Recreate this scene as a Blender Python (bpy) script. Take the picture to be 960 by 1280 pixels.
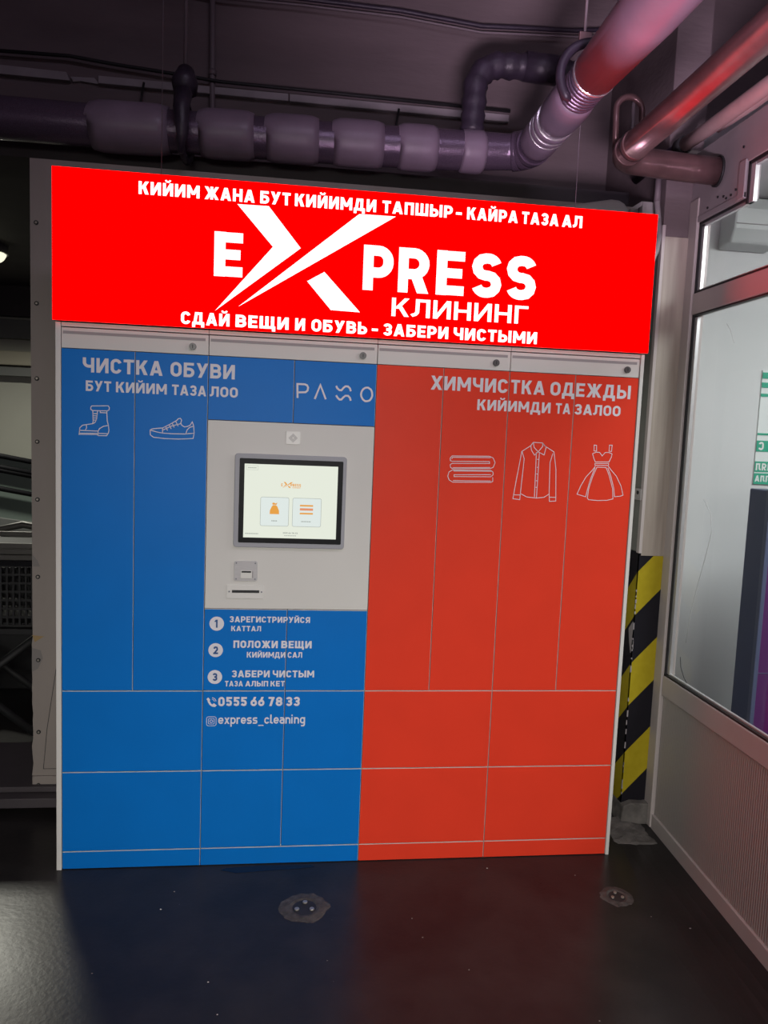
import bpy, bmesh, math, random
from mathutils import Vector, Matrix
from mathutils.geometry import delaunay_2d_cdt
random.seed(7)
for _o in list(bpy.data.objects): bpy.data.objects.remove(_o)
SC = bpy.context.scene
COL = SC.collection

# ---------------------------------------------------------------- camera
cam_d = bpy.data.cameras.new('camera')
cam = bpy.data.objects.new('camera', cam_d); COL.objects.link(cam)
cam_d.sensor_fit = 'VERTICAL'; cam_d.sensor_height = 36.0; cam_d.sensor_width = 27.0
cam_d.lens = 934.68 * 36.0 / 1280.0
cam_d.clip_start = 0.05; cam_d.clip_end = 60
R0 = [[0.992174, -0.118206, 0.040222], [0.02824, -0.101341, -0.994451], [0.121626, 0.987804, -0.09721]]
cam.matrix_world = Matrix(((R0[0][0], -R0[1][0], -R0[2][0], 0.83092),
                           (R0[0][1], -R0[1][1], -R0[2][1], -2.75466),
                           (R0[0][2], -R0[1][2], -R0[2][2], 1.64205),
                           (0, 0, 0, 1)))
SC.camera = cam

# ---------------------------------------------------------------- world, lights, exposure
SC.view_settings.view_transform = 'Standard'
SC.view_settings.look = 'None'
SC.view_settings.gamma = 1.0
SC.view_settings.use_curve_mapping = False
SC.view_settings.exposure = 0.0
W = bpy.data.worlds.new('world'); SC.world = W; W.use_nodes = True
W.node_tree.nodes['Background'].inputs[0].default_value = (0.64, 0.49, 0.62, 1)
W.node_tree.nodes['Background'].inputs[1].default_value = 0.095

def area_light(name, loc, aim, sx, sy, power, col, spread=180):
    d = bpy.data.lights.new(name, 'AREA'); d.shape = 'RECTANGLE'; d.size = sx; d.size_y = sy
    d.energy = power; d.color = col; d.spread = math.radians(spread)
    o = bpy.data.objects.new(name, d); COL.objects.link(o); o.location = loc
    o.rotation_euler = (Vector(aim) - Vector(loc)).to_track_quat('-Z', 'Y').to_euler()
    return o
# unseen light added behind the camera, beam narrowed and aimed low to dim the locker tops
area_light('added_front_light', (0.6, -4.8, 1.95), (1.05, 0, 0.25), 2.2, 0.5, 18.0, (1.0, 0.985, 0.92), 66)
# pinkish light added behind the camera to brighten the pipes from below
area_light('added_pipe_light', (1.1, -3.3, 0.95), (1.9, -0.5, 2.98), 0.8, 0.3, 8, (1.0, 0.76, 0.98), 38)
# ceiling fitting of the passage, above the camera
area_light('passage_light', (1.5, -2.6, 4.2), (1.5, -2.0, 0), 1.8, 0.4, 26, (0.86, 0.74, 1.0))
# ceiling fitting of the room behind the glass partition
area_light('back_room_light', (3.6, -0.9, 2.8), (3.5, -0.4, 0), 1.2, 1.2, 88, (0.96, 1.0, 1.0))
# ceiling fitting of the hall on the left
area_light('hall_light', (-1.72, 3.7, 3.05), (-1.72, 3.7, 0), 0.22, 0.22, 52, (1.0, 0.98, 0.85))

# ---------------------------------------------------------------- materials
def mat(name, col, rough=0.5, metal=0.0, vary=0.0, scale=8.0, bump=0.0, bscale=40.0, spec=0.5, stretch=(1, 1, 1), col2=None):
    m = bpy.data.materials.new(name); m.use_nodes = True
    nt = m.node_tree; b = nt.nodes['Principled BSDF']
    b.inputs['Base Color'].default_value = (*col, 1); b.inputs['Roughness'].default_value = rough
    b.inputs['Metallic'].default_value = metal; b.inputs['Specular IOR Level'].default_value = spec
    if vary or bump or col2:
        tc = nt.nodes.new('ShaderNodeTexCoord'); mp = nt.nodes.new('ShaderNodeMapping')
        mp.inputs['Scale'].default_value = stretch
        nt.links.new(tc.outputs['Object'], mp.inputs['Vector'])
    if vary or col2:
        n = nt.nodes.new('ShaderNodeTexNoise'); n.inputs['Scale'].default_value = scale; n.inputs['Detail'].default_value = 6
        nt.links.new(mp.outputs['Vector'], n.inputs['Vector'])
        r = nt.nodes.new('ShaderNodeValToRGB')
        c2 = col2 if col2 else tuple(min(1, c * (1 + vary)) for c in col)
        c1 = tuple(c * (1 - vary) for c in col) if not col2 else col
        r.color_ramp.elements[0].position = 0.32; r.color_ramp.elements[1].position = 0.7
        r.color_ramp.elements[0].color = (*c1, 1); r.color_ramp.elements[1].color = (*c2, 1)
        nt.links.new(n.outputs['Fac'], r.inputs['Fac']); nt.links.new(r.outputs['Color'], b.inputs['Base Color'])
    if bump:
        n2 = nt.nodes.new('ShaderNodeTexNoise'); n2.inputs['Scale'].default_value = bscale; n2.inputs['Detail'].default_value = 4
        nt.links.new(mp.outputs['Vector'], n2.inputs['Vector'])
        bp = nt.nodes.new('ShaderNodeBump'); bp.inputs['Strength'].default_value = bump; bp.inputs['Distance'].default_value = 0.01
        nt.links.new(n2.outputs['Fac'], bp.inputs['Height']); nt.links.new(bp.outputs['Normal'], b.inputs['Normal'])
    return m
def emit(name, col, strength):
    m = bpy.data.materials.new(name); m.use_nodes = True
    nt = m.node_tree; nt.nodes.remove(nt.nodes['Principled BSDF'])
    e = nt.nodes.new('ShaderNodeEmission'); e.inputs[0].default_value = (*col, 1); e.inputs[1].default_value = strength
    nt.links.new(e.outputs[0], nt.nodes['Material Output'].inputs[0]); return m

M = {}
M['white'] = mat('white_laminate', (0.68, 0.66, 0.62), 0.45, vary=0.02, scale=3, spec=0.2)
M['blue'] = mat('blue_film', (0.002, 0.165, 0.57), 0.42, vary=0.03, scale=5, bump=0.02, bscale=180, spec=0.14)
M['red'] = mat('red_film', (0.80, 0.05, 0.022), 0.42, vary=0.03, scale=5, bump=0.02, bscale=180, spec=0.14)
M['vinyl'] = mat('white_vinyl', (0.74, 0.72, 0.76), 0.5, spec=0.2)
M['ink'] = mat('dark_ink', (0.02, 0.08, 0.25), 0.5)
M['recess'] = mat('grey_slot', (0.33, 0.31, 0.31), 0.6)
M['seam'] = mat('carcass_board', (0.10, 0.09, 0.09), 0.7)
M['chrome'] = mat('chrome', (0.11, 0.10, 0.10), 0.3, 0.0)
M['steel'] = mat('brushed_steel', (0.52, 0.50, 0.50), 0.4, 0.0, vary=0.04, scale=30, stretch=(1, 1, 12), spec=0.3)
M['silver'] = mat('silver_paint', (0.36, 0.36, 0.39), 0.45, 0.0, spec=0.25)
M['black'] = mat('black_plastic', (0.010, 0.010, 0.012), 0.4, vary=0.2, scale=20, spec=0.12)
M['rubber'] = mat('black_rubber', (0.015, 0.015, 0.016), 0.6, vary=0.2, scale=20)
M['plate'] = mat('white_plate', (0.72, 0.70, 0.66), 0.35)
M['redlight'] = emit('red_lightbox', (1.0, 0.0, 0.0), 3.7)
M['letterlight'] = emit('white_lightbox_letters', (1.0, 0.97, 1.0), 1.6)
M['screen'] = emit('screen_white', (0.79, 0.83, 0.72), 1.0)
M['scr_orange'] = emit('screen_orange', (0.80, 0.36, 0.07), 1.0)
M['scr_salmon'] = emit('screen_salmon', (0.78, 0.30, 0.16), 1.0)
M['scr_grey'] = emit('screen_grey', (0.30, 0.33, 0.30), 1.0)
M['scr_pale'] = emit('screen_pale', (0.74, 0.81, 0.78), 1.0)
M['board'] = mat('grey_board', (0.30, 0.26, 0.235), 0.6, vary=0.10, scale=3.5, stretch=(1, 1, 0.35), bump=0.05)
M['patch'] = mat('tape_residue', (0.34, 0.23, 0.10), 0.6)
M['patch2'] = mat('worn_paint', (0.22, 0.20, 0.19), 0.6)
M['concrete'] = mat('dark_concrete', (0.155, 0.122, 0.125), 0.85, vary=0.22, scale=2.2, stretch=(0.5, 1, 2.0), bump=0.25, bscale=30)
M['trimgrey'] = mat('pale_trim', (0.30, 0.27, 0.28), 0.6, vary=0.12, scale=9)
M['pvc'] = mat('grey_conduit', (0.17, 0.14, 0.15), 0.5)
M['foam'] = mat('grey_pipe_foam', (0.22, 0.165, 0.22), 0.42, vary=0.10, scale=9, bump=0.06, bscale=60)
M['foamdark'] = mat('dark_pipe_wrap', (0.035, 0.026, 0.042), 0.45, vary=0.3, scale=14, bump=0.35, bscale=25)
M['tape'] = mat('shiny_pipe_tape', (0.14, 0.10, 0.15), 0.25, 0.4, vary=0.25, scale=25, stretch=(14, 14, 14), bump=0.15, bscale=12)
M['foil'] = mat('foil_tape', (0.62, 0.58, 0.62), 0.25, 0.8, bump=0.2, bscale=40)
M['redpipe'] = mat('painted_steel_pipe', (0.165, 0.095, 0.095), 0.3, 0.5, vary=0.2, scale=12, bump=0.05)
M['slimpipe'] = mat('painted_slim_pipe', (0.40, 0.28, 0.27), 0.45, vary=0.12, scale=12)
M['alu'] = mat('painted_aluminium', (0.45, 0.40, 0.38), 0.38, vary=0.06, scale=4, stretch=(1, 1, 0.3))
M['alubright'] = mat('bare_aluminium', (0.6, 0.6, 0.6), 0.35, 0.6)
M['sheet'] = mat('header_sheet', (0.33, 0.29, 0.295), 0.45, vary=0.08, scale=6)
M['beige'] = mat('beige_laminate', (0.41, 0.36, 0.30), 0.5, scale=9, stretch=(4, 4, 0.22), col2=(0.27, 0.225, 0.19))
M['plaster'] = mat('grey_green_plaster', (0.20, 0.20, 0.18), 0.8, vary=0.08, scale=8)
M['plinth'] = mat('worn_plinth', (0.12, 0.11, 0.10), 0.9, vary=0.35, scale=20, bump=0.5, bscale=40)
M['roomwall'] = mat('back_room_wall', (0.63, 0.64, 0.635), 0.7, vary=0.03, scale=2.5)
M['navy'] = mat('navy_paint', (0.045, 0.062, 0.14), 0.4)
M['navyedge'] = mat('navy_edge', (0.09, 0.11, 0.20), 0.35)
M['purple'] = mat('purple_film', (0.10, 0.018, 0.13), 0.35)
M['green'] = mat('green_print', (0.02, 0.36, 0.22), 0.6)
M['paper'] = mat('white_paper', (0.72, 0.76, 0.74), 0.7)
M['dispenser'] = mat('grey_white_plastic', (0.55, 0.57, 0.56), 0.45)
M['hallwall'] = mat('hall_wall', (0.50, 0.50, 0.44), 0.5, vary=0.05, scale=1.5)
M['halldark'] = mat('hall_dark', (0.06, 0.05, 0.055), 0.7, vary=0.15, scale=3)
M['hallbeige'] = mat('hall_beige', (0.42, 0.39, 0.31), 0.6)
M['hallgrey'] = mat('hall_grey', (0.18, 0.185, 0.18), 0.5)
M['hallglass'] = mat('escalator_glass', (0.16, 0.20, 0.18), 0.15)
M['metalgrey'] = mat('grey_tube', (0.12, 0.115, 0.105), 0.4, 0.5)
M['lampglass'] = emit('lamp_glass', (1.0, 0.97, 0.72), 1.1)
M['whitebox'] = mat('white_casing', (0.36, 0.34, 0.33), 0.5)
M['wire'] = mat('thin_wire', (0.20, 0.17, 0.20), 0.4, 0.5)
M['stain'] = mat('wet_stain', (0.006, 0.006, 0.010), 0.25)
M['drainring'] = mat('worn_ring', (0.055, 0.050, 0.045), 0.7, vary=0.4, scale=40, bump=0.5, bscale=60)
M['bolt'] = mat('worn_bolt', (0.42, 0.38, 0.33), 0.4, 0.7)
M['debris'] = mat('grit', (0.30, 0.26, 0.23), 0.8)
M['whitechip'] = mat('paper_chip', (0.6, 0.58, 0.55), 0.8)

# dark rubber floor with faint scuffs
def floor_mat():
    m = mat('dark_floor', (0.02, 0.02, 0.02), 0.4); nt = m.node_tree; b = nt.nodes['Principled BSDF']
    tc = nt.nodes.new('ShaderNodeTexCoord')
    n = nt.nodes.new('ShaderNodeTexNoise'); n.inputs['Scale'].default_value = 2.6; n.inputs['Detail'].default_value = 8; n.inputs['Roughness'].default_value = 0.65
    r = nt.nodes.new('ShaderNodeValToRGB')
    r.color_ramp.elements[0].position = 0.35; r.color_ramp.elements[0].color = (0.013, 0.012, 0.0125, 1)
    r.color_ramp.elements[1].position = 0.75; r.color_ramp.elements[1].color = (0.030, 0.026, 0.025, 1)
    v = nt.nodes.new('ShaderNodeTexVoronoi'); v.inputs['Scale'].default_value = 9
    lt = nt.nodes.new('ShaderNodeMath'); lt.operation = 'LESS_THAN'; lt.inputs[1].default_value = 0.018
    mx = nt.nodes.new('ShaderNodeMix'); mx.data_type = 'RGBA'
    mx.inputs['B'].default_value = (0.10, 0.09, 0.08, 1)
    n3 = nt.nodes.new('ShaderNodeTexNoise'); n3.inputs['Scale'].default_value = 55; n3.inputs['Detail'].default_value = 3
    bp = nt.nodes.new('ShaderNodeBump'); bp.inputs['Strength'].default_value = 0.10; bp.inputs['Distance'].default_value = 0.004
    rr = nt.nodes.new('ShaderNodeMapRange'); rr.inputs['To Min'].default_value = 0.24; rr.inputs['To Max'].default_value = 0.35; b.inputs['Specular IOR Level'].default_value = 0.27
    for nn in (n, v, n3): nt.links.new(tc.outputs['Object'], nn.inputs['Vector'])
    nt.links.new(n.outputs['Fac'], r.inputs['Fac']); nt.links.new(v.outputs['Distance'], lt.inputs[0])
    nt.links.new(lt.outputs[0], mx.inputs['Factor']); nt.links.new(r.outputs['Color'], mx.inputs['A'])
    nt.links.new(mx.outputs['Result'], b.inputs['Base Color'])
    nt.links.new(n.outputs['Fac'], rr.inputs['Value']); nt.links.new(rr.outputs[0], b.inputs['Roughness'])
    nt.links.new(n3.outputs['Fac'], bp.inputs['Height']); nt.links.new(bp.outputs['Normal'], b.inputs['Normal'])
    return m
M['floor'] = floor_mat()

def hazard_mat():
    m = mat('hazard_tape', (0.5, 0.4, 0.02), 0.5, spec=0.15); nt = m.node_tree; b = nt.nodes['Principled BSDF']
    tc = nt.nodes.new('ShaderNodeTexCoord'); sp = nt.nodes.new('ShaderNodeSeparateXYZ')
    nt.links.new(tc.outputs['Object'], sp.inputs[0])
    def mth(op, a, bb):
        k = nt.nodes.new('ShaderNodeMath'); k.operation = op
        for i, q in enumerate((a, bb)):
            if q is None: continue
            if isinstance(q, (int, float)): k.inputs[i].default_value = q
            else: nt.links.new(q, k.inputs[i])
        return k.outputs[0]
    s = mth('SUBTRACT', sp.outputs['X'], sp.outputs['Y'])
    v = mth('SUBTRACT', sp.outputs['Z'], mth('MULTIPLY', s, 1.07))
    fr = mth('FRACT', mth('DIVIDE', mth('SUBTRACT', v, 0.906 - 4.0), 0.402), None)
    yl = mth('LESS_THAN', fr, 0.475)
    n = nt.nodes.new('ShaderNodeTexNoise'); n.inputs['Scale'].default_value = 30; nt.links.new(tc.outputs['Object'], n.inputs['Vector'])
    rp = nt.nodes.new('ShaderNodeValToRGB'); rp.color_ramp.elements[0].color = (0.32, 0.25, 0.008, 1); rp.color_ramp.elements[1].color = (0.43, 0.34, 0.02, 1)
    nt.links.new(n.outputs['Fac'], rp.inputs['Fac'])
    mx = nt.nodes.new('ShaderNodeMix'); mx.data_type = 'RGBA'; mx.inputs['A'].default_value = (0.012, 0.011, 0.015, 1)
    nt.links.new(yl, mx.inputs['Factor']); nt.links.new(rp.outputs['Color'], mx.inputs['B'])
    nt.links.new(mx.outputs['Result'], b.inputs['Base Color']); return m
M['hazard'] = hazard_mat()

def ribbed_mat():
    m = mat('ribbed_panel', (0.36, 0.325, 0.30), 0.45); nt = m.node_tree; b = nt.nodes['Principled BSDF']
    tc = nt.nodes.new('ShaderNodeTexCoord'); w = nt.nodes.new('ShaderNodeTexWave'); w.wave_type = 'BANDS'; w.bands_direction = 'Y'
    w.inputs['Scale'].default_value = 26; w.inputs['Distortion'].default_value = 0.0
    nt.links.new(tc.outputs['Object'], w.inputs['Vector'])
    bp = nt.nodes.new('ShaderNodeBump'); bp.inputs['Strength'].default_value = 0.5; bp.inputs['Distance'].default_value = 0.002
    nt.links.new(w.outputs['Fac'], bp.inputs['Height']); nt.links.new(bp.outputs['Normal'], b.inputs['Normal']); return m
M['ribbed'] = ribbed_mat()

def glass_mat():
    m = bpy.data.materials.new('window_glass'); m.use_nodes = True; nt = m.node_tree
    nt.nodes.remove(nt.nodes['Principled BSDF'])
    t = nt.nodes.new('ShaderNodeBsdfTransparent'); t.inputs[0].default_value = (0.90, 0.90, 0.90, 1)
    g = nt.nodes.new('ShaderNodeBsdfGlossy'); g.inputs['Roughness'].default_value = 0.04
    f = nt.nodes.new('ShaderNodeFresnel'); f.inputs['IOR'].default_value = 1.30
    ge = nt.nodes.new('ShaderNodeNewGeometry'); inv = nt.nodes.new('ShaderNodeMath'); inv.operation = 'SUBTRACT'; inv.inputs[0].default_value = 1.0
    mu = nt.nodes.new('ShaderNodeMath'); mu.operation = 'MULTIPLY'
    nt.links.new(ge.outputs['Backfacing'], inv.inputs[1]); nt.links.new(inv.outputs[0], mu.inputs[0]); nt.links.new(f.outputs[0], mu.inputs[1])
    mx = nt.nodes.new('ShaderNodeMixShader')
    nt.links.new(mu.outputs[0], mx.inputs[0]); nt.links.new(t.outputs[0], mx.inputs[1]); nt.links.new(g.outputs[0], mx.inputs[2])
    nt.links.new(mx.outputs[0], nt.nodes['Material Output'].inputs[0]); return m
M['glass'] = glass_mat()

# ---------------------------------------------------------------- mesh builder
def hull4(p):                       # convex outline of a stroke piece
    q = sorted(set((round(a, 7), round(b, 7)) for a, b in p))
    if len(q) < 3: return p
    def half(it):
        h = []
        for c in it:
            while len(h) > 1 and (h[-1][0] - h[-2][0]) * (c[1] - h[-2][1]) - (h[-1][1] - h[-2][1]) * (c[0] - h[-2][0]) <= 0: h.pop()
            h.append(c)
        return h[:-1]
    return half(q) + half(q[::-1])
class MB:
    def __init__(s): s.v = []; s.f = []; s.m = []; s.sm = []
    def face(s, pts, mi=0, smooth=False):
        b = len(s.v); s.v += [tuple(p) for p in pts]; s.f.append(tuple(range(b, b + len(pts)))); s.m.append(mi); s.sm.append(smooth)
    def box(s, x0, x1, y0, y1, z0, z1, mi=0, front=None):
        b = len(s.v)
        s.v += [(x, y, z) for z in (z0, z1) for y in (y0, y1) for x in (x0, x1)]
        q = [((0, 2, 3, 1), mi), ((4, 5, 7, 6), mi), ((0, 1, 5, 4), mi if front is None else front), ((2, 6, 7, 3), mi), ((0, 4, 6, 2), mi), ((1, 3, 7, 5), mi)]
        for f, k in q: s.f.append(tuple(b + i for i in f)); s.m.append(k); s.sm.append(False)
        return s
    def prism_xz(s, pts, y0, y1, mi=0):          # outline (x,z) counter-clockwise seen from -Y
        n = len(pts); b = len(s.v)
        s.v += [(x, y0, z) for x, z in pts] + [(x, y1, z) for x, z in pts]
        s.f.append(tuple(b + i for i in range(n))); s.f.append(tuple(b + n + i for i in reversed(range(n))))
        s.m += [mi, mi]; s.sm += [False, False]
        for i in range(n):
            j = (i + 1) % n; s.f.append((b + j, b + i, b + n + i, b + n + j)); s.m.append(mi); s.sm.append(False)
        return s
    def prism_yz(s, pts, x0, x1, mi=0):
        n = len(pts); b = len(s.v)
        s.v += [(x0, y, z) for y, z in pts] + [(x1, y, z) for y, z in pts]
        s.f.append(tuple(b + i for i in reversed(range(n)))); s.f.append(tuple(b + n + i for i in range(n)))
        s.m += [mi, mi]; s.sm += [False, False]
        for i in range(n):
            j = (i + 1) % n; s.f.append((b + i, b + j, b + n + j, b + n + i)); s.m.append(mi); s.sm.append(False)
        return s
    def tube(s, path, r, seg=16, mi=0, caps=True):   # r: number or list
        P = [Vector(p) for p in path]; n = len(P)
        rs = [r] * n if isinstance(r, (int, float)) else list(r)
        T = []
        for i in range(n):
            a = P[max(i - 1, 0)]; c = P[min(i + 1, n - 1)]; d = c - a
            T.append(d.normalized() if d.length > 1e-9 else (T[-1] if T else Vector((0, 0, 1))))
        up = Vector((0, 0, 1)) if abs(T[0].z) < 0.9 else Vector((1, 0, 0))
        N = (up - T[0] * up.dot(T[0])).normalized(); b = len(s.v)
        for i in range(n):
            N = (N - T[i] * N.dot(T[i])).normalized(); B = T[i].cross(N)
            for k in range(seg):
                a = 2 * math.pi * k / seg; s.v.append(tuple(P[i] + (N * math.cos(a) + B * math.sin(a)) * rs[i]))
        for i in range(n - 1):
            for k in range(seg):
                k2 = (k + 1) % seg
                s.f.append((b + i * seg + k, b + i * seg + k2, b + (i + 1) * seg + k2, b + (i + 1) * seg + k)); s.m.append(mi); s.sm.append(True)
        if caps:
            s.f.append(tuple(b + k for k in reversed(range(seg)))); s.f.append(tuple(b + (n - 1) * seg + k for k in range(seg)))
            s.m += [mi, mi]; s.sm += [False, False]
        return s
    def disc_y(s, x, z, y0, y1, r, seg=20, mi=0):     # short cylinder along Y
        return s.tube([(x, y1, z), (x, y0, z)], r, seg, mi)
    def ball(s, c, r, sx=1, sy=1, sz=1, mi=0, seg=14, rings=8):
        b = len(s.v)
        for i in range(rings + 1):
            t = math.pi * i / rings
            for k in range(seg):
                a = 2 * math.pi * k / seg
                s.v.append((c[0] + r * sx * math.sin(t) * math.cos(a), c[1] + r * sy * math.sin(t) * math.sin(a), c[2] + r * sz * math.cos(t)))
        for i in range(rings):
            for k in range(seg):
                k2 = (k + 1) % seg
                s.f.append((b + i * seg + k, b + (i + 1) * seg + k, b + (i + 1) * seg + k2, b + i * seg + k2)); s.m.append(mi); s.sm.append(True)
        return s
    def rrect(s, x0, x1, z0, z1, r, y0, y1, mi=0, n=5):
        pts = []
        for cx, cz, a0 in ((x1 - r, z0 + r, -90), (x1 - r, z1 - r, 0), (x0 + r, z1 - r, 90), (x0 + r, z0 + r, 180)):
            for i in range(n + 1):
                a = math.radians(a0 + 90 * i / n); pts.append((cx + r * math.cos(a), cz + r * math.sin(a)))
        return s.prism_xz(pts, y0, y1, mi)
    def polys_xz(s, polys, y, mi=0):          # flat print: the union of the outlines, as one layer
        if len(polys) == 1: s.face([(x, y, z) for x, z in polys[0]], mi); return s
        K = 1000.0; co = []; fs = []
        for p in polys:
            if len(p) == 4: p = hull4(p)
            b = len(co); co += [Vector((x * K, z * K)) for x, z in p]; fs.append(list(range(b, b + len(p))))
        vs, es, tris, ov, oe, of = delaunay_2d_cdt(co, [], fs, 0, 1e-4)
        for t, src in zip(tris, of):
            if not src: continue
            q = [(vs[i][0] / K, vs[i][1] / K) for i in t]
            s.face([(x, y, z) for x, z in ccw(q)], mi)
        return s
    def build(s, name, mats, parent=None, bevel=0, segs=2):
        me = bpy.data.meshes.new(name)
        off = parent_loc(parent)
        me.from_pydata([(v[0] - off[0], v[1] - off[1], v[2] - off[2]) for v in s.v], [], s.f)
        if not isinstance(mats, (list, tuple)): mats = [mats]
        for m in mats: me.materials.append(m)
        me.polygons.foreach_set('material_index', s.m); me.polygons.foreach_set('use_smooth', s.sm)
        bm = bmesh.new(); bm.from_mesh(me); bmesh.ops.remove_doubles(bm, verts=bm.verts, dist=1e-6) if False else None
        bmesh.ops.dissolve_degenerate(bm, dist=1e-7, edges=bm.edges); bm.to_mesh(me); bm.free()
        me.update()
        o = bpy.data.objects.new(name, me); COL.objects.link(o)
        if parent: o.parent = parent
        if bevel:
            md = o.modifiers.new('bevel', 'BEVEL'); md.width = bevel; md.segments = segs; md.limit_method = 'ANGLE'; md.angle_limit = math.radians(40)
        return o
def parent_loc(p):
    v = Vector((0, 0, 0))
    while p is not None: v += p.location; p = p.parent
    return v
def thing(name, label, cat, loc=(0, 0, 0), group=None):
    o = bpy.data.objects.new(name, None); COL.objects.link(o); o.location = loc; o.empty_display_size = 0.05
    return tag(o, label, cat, group)
def tag(o, label, cat, group=None):
    o['label'] = label; o['category'] = cat
    if group: o['group'] = group
    return o
def struct(o, label=None):
    o['kind'] = 'structure'
    if label: o['label'] = label
    return o
def arcpts(cx, cy, r, a0, a1, n=6):
    return [(cx + r * math.cos(math.radians(a0 + (a1 - a0) * i / n)), cy + r * math.sin(math.radians(a0 + (a1 - a0) * i / n))) for i in range(n + 1)]
def arc3(c, r, u, w, a0, a1, n=10):
    c = Vector(c); u = Vector(u); w = Vector(w)
    return [tuple(c + u * (r * math.cos(math.radians(a0 + (a1 - a0) * i / n))) + w * (r * math.sin(math.radians(a0 + (a1 - a0) * i / n)))) for i in range(n + 1)]

# ---------------------------------------------------------------- lettering (outlines drawn as strokes)
def stroke(pts, w, closed=False):
    q = [p for i, p in enumerate(pts) if i == 0 or (abs(p[0] - pts[i - 1][0]) + abs(p[1] - pts[i - 1][1])) > 1e-6]
    if closed and (abs(q[0][0] - q[-1][0]) + abs(q[0][1] - q[-1][1])) < 1e-6: q = q[:-1]
    n = len(q); L = []; Rr = []
    def nrm(a, b):
        dx, dy = b[0] - a[0], b[1] - a[1]; l = math.hypot(dx, dy); return (-dy / l, dx / l)
    for i in range(n):
        if closed: n0 = nrm(q[i - 1], q[i]); n1 = nrm(q[i], q[(i + 1) % n])
        else:
            n0 = nrm(q[i - 1], q[i]) if i > 0 else nrm(q[0], q[1])
            n1 = nrm(q[i], q[i + 1]) if i < n - 1 else n0
        mx, my = n0[0] + n1[0], n0[1] + n1[1]; l = math.hypot(mx, my)
        if l < 1e-6: mx, my, l = n1[0], n1[1], 1
        mx /= l; my /= l; k = min(1 / max(mx * n1[0] + my * n1[1], 0.3), 2.2) * w / 2
        L.append((q[i][0] + mx * k, q[i][1] + my * k)); Rr.append((q[i][0] - mx * k, q[i][1] - my * k))
    out = []
    for i in range(n if closed else n - 1):
        j = (i + 1) % n; out.append([Rr[i], Rr[j], L[j], L[i]])
    return out
GW = {'И': .74, 'Й': .74, 'К': .72, 'М': .90, 'Ж': 1.06, 'А': .80, 'Н': .72, 'Б': .68, 'У': .74, 'Т': .64, 'Д': .84, 'П': .70, 'Ш': .98, 'Ы': .96,
      'Р': .67, 'З': .64, 'Л': .74, 'С': .67, 'В': .70, 'Е': .60, 'Щ': 1.04, 'О': .70, 'Ь': .67, 'Г': .58, 'Ч': .70, 'Х': .76, 'Я': .70, '-': .42,
      'R': .70, 'S': .67, '0': .66, '5': .64, '6': .66, '7': .60, '8': .66, '3': .64, '1': .46, '2': .64,
      'e': .86, 'x': .86, 'p': .86, 'r': .58, 's': .80, '_': .86, 'c': .82, 'l': .44, 'a': .82, 'n': .84, 'i': .34, 'g': .86}
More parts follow.
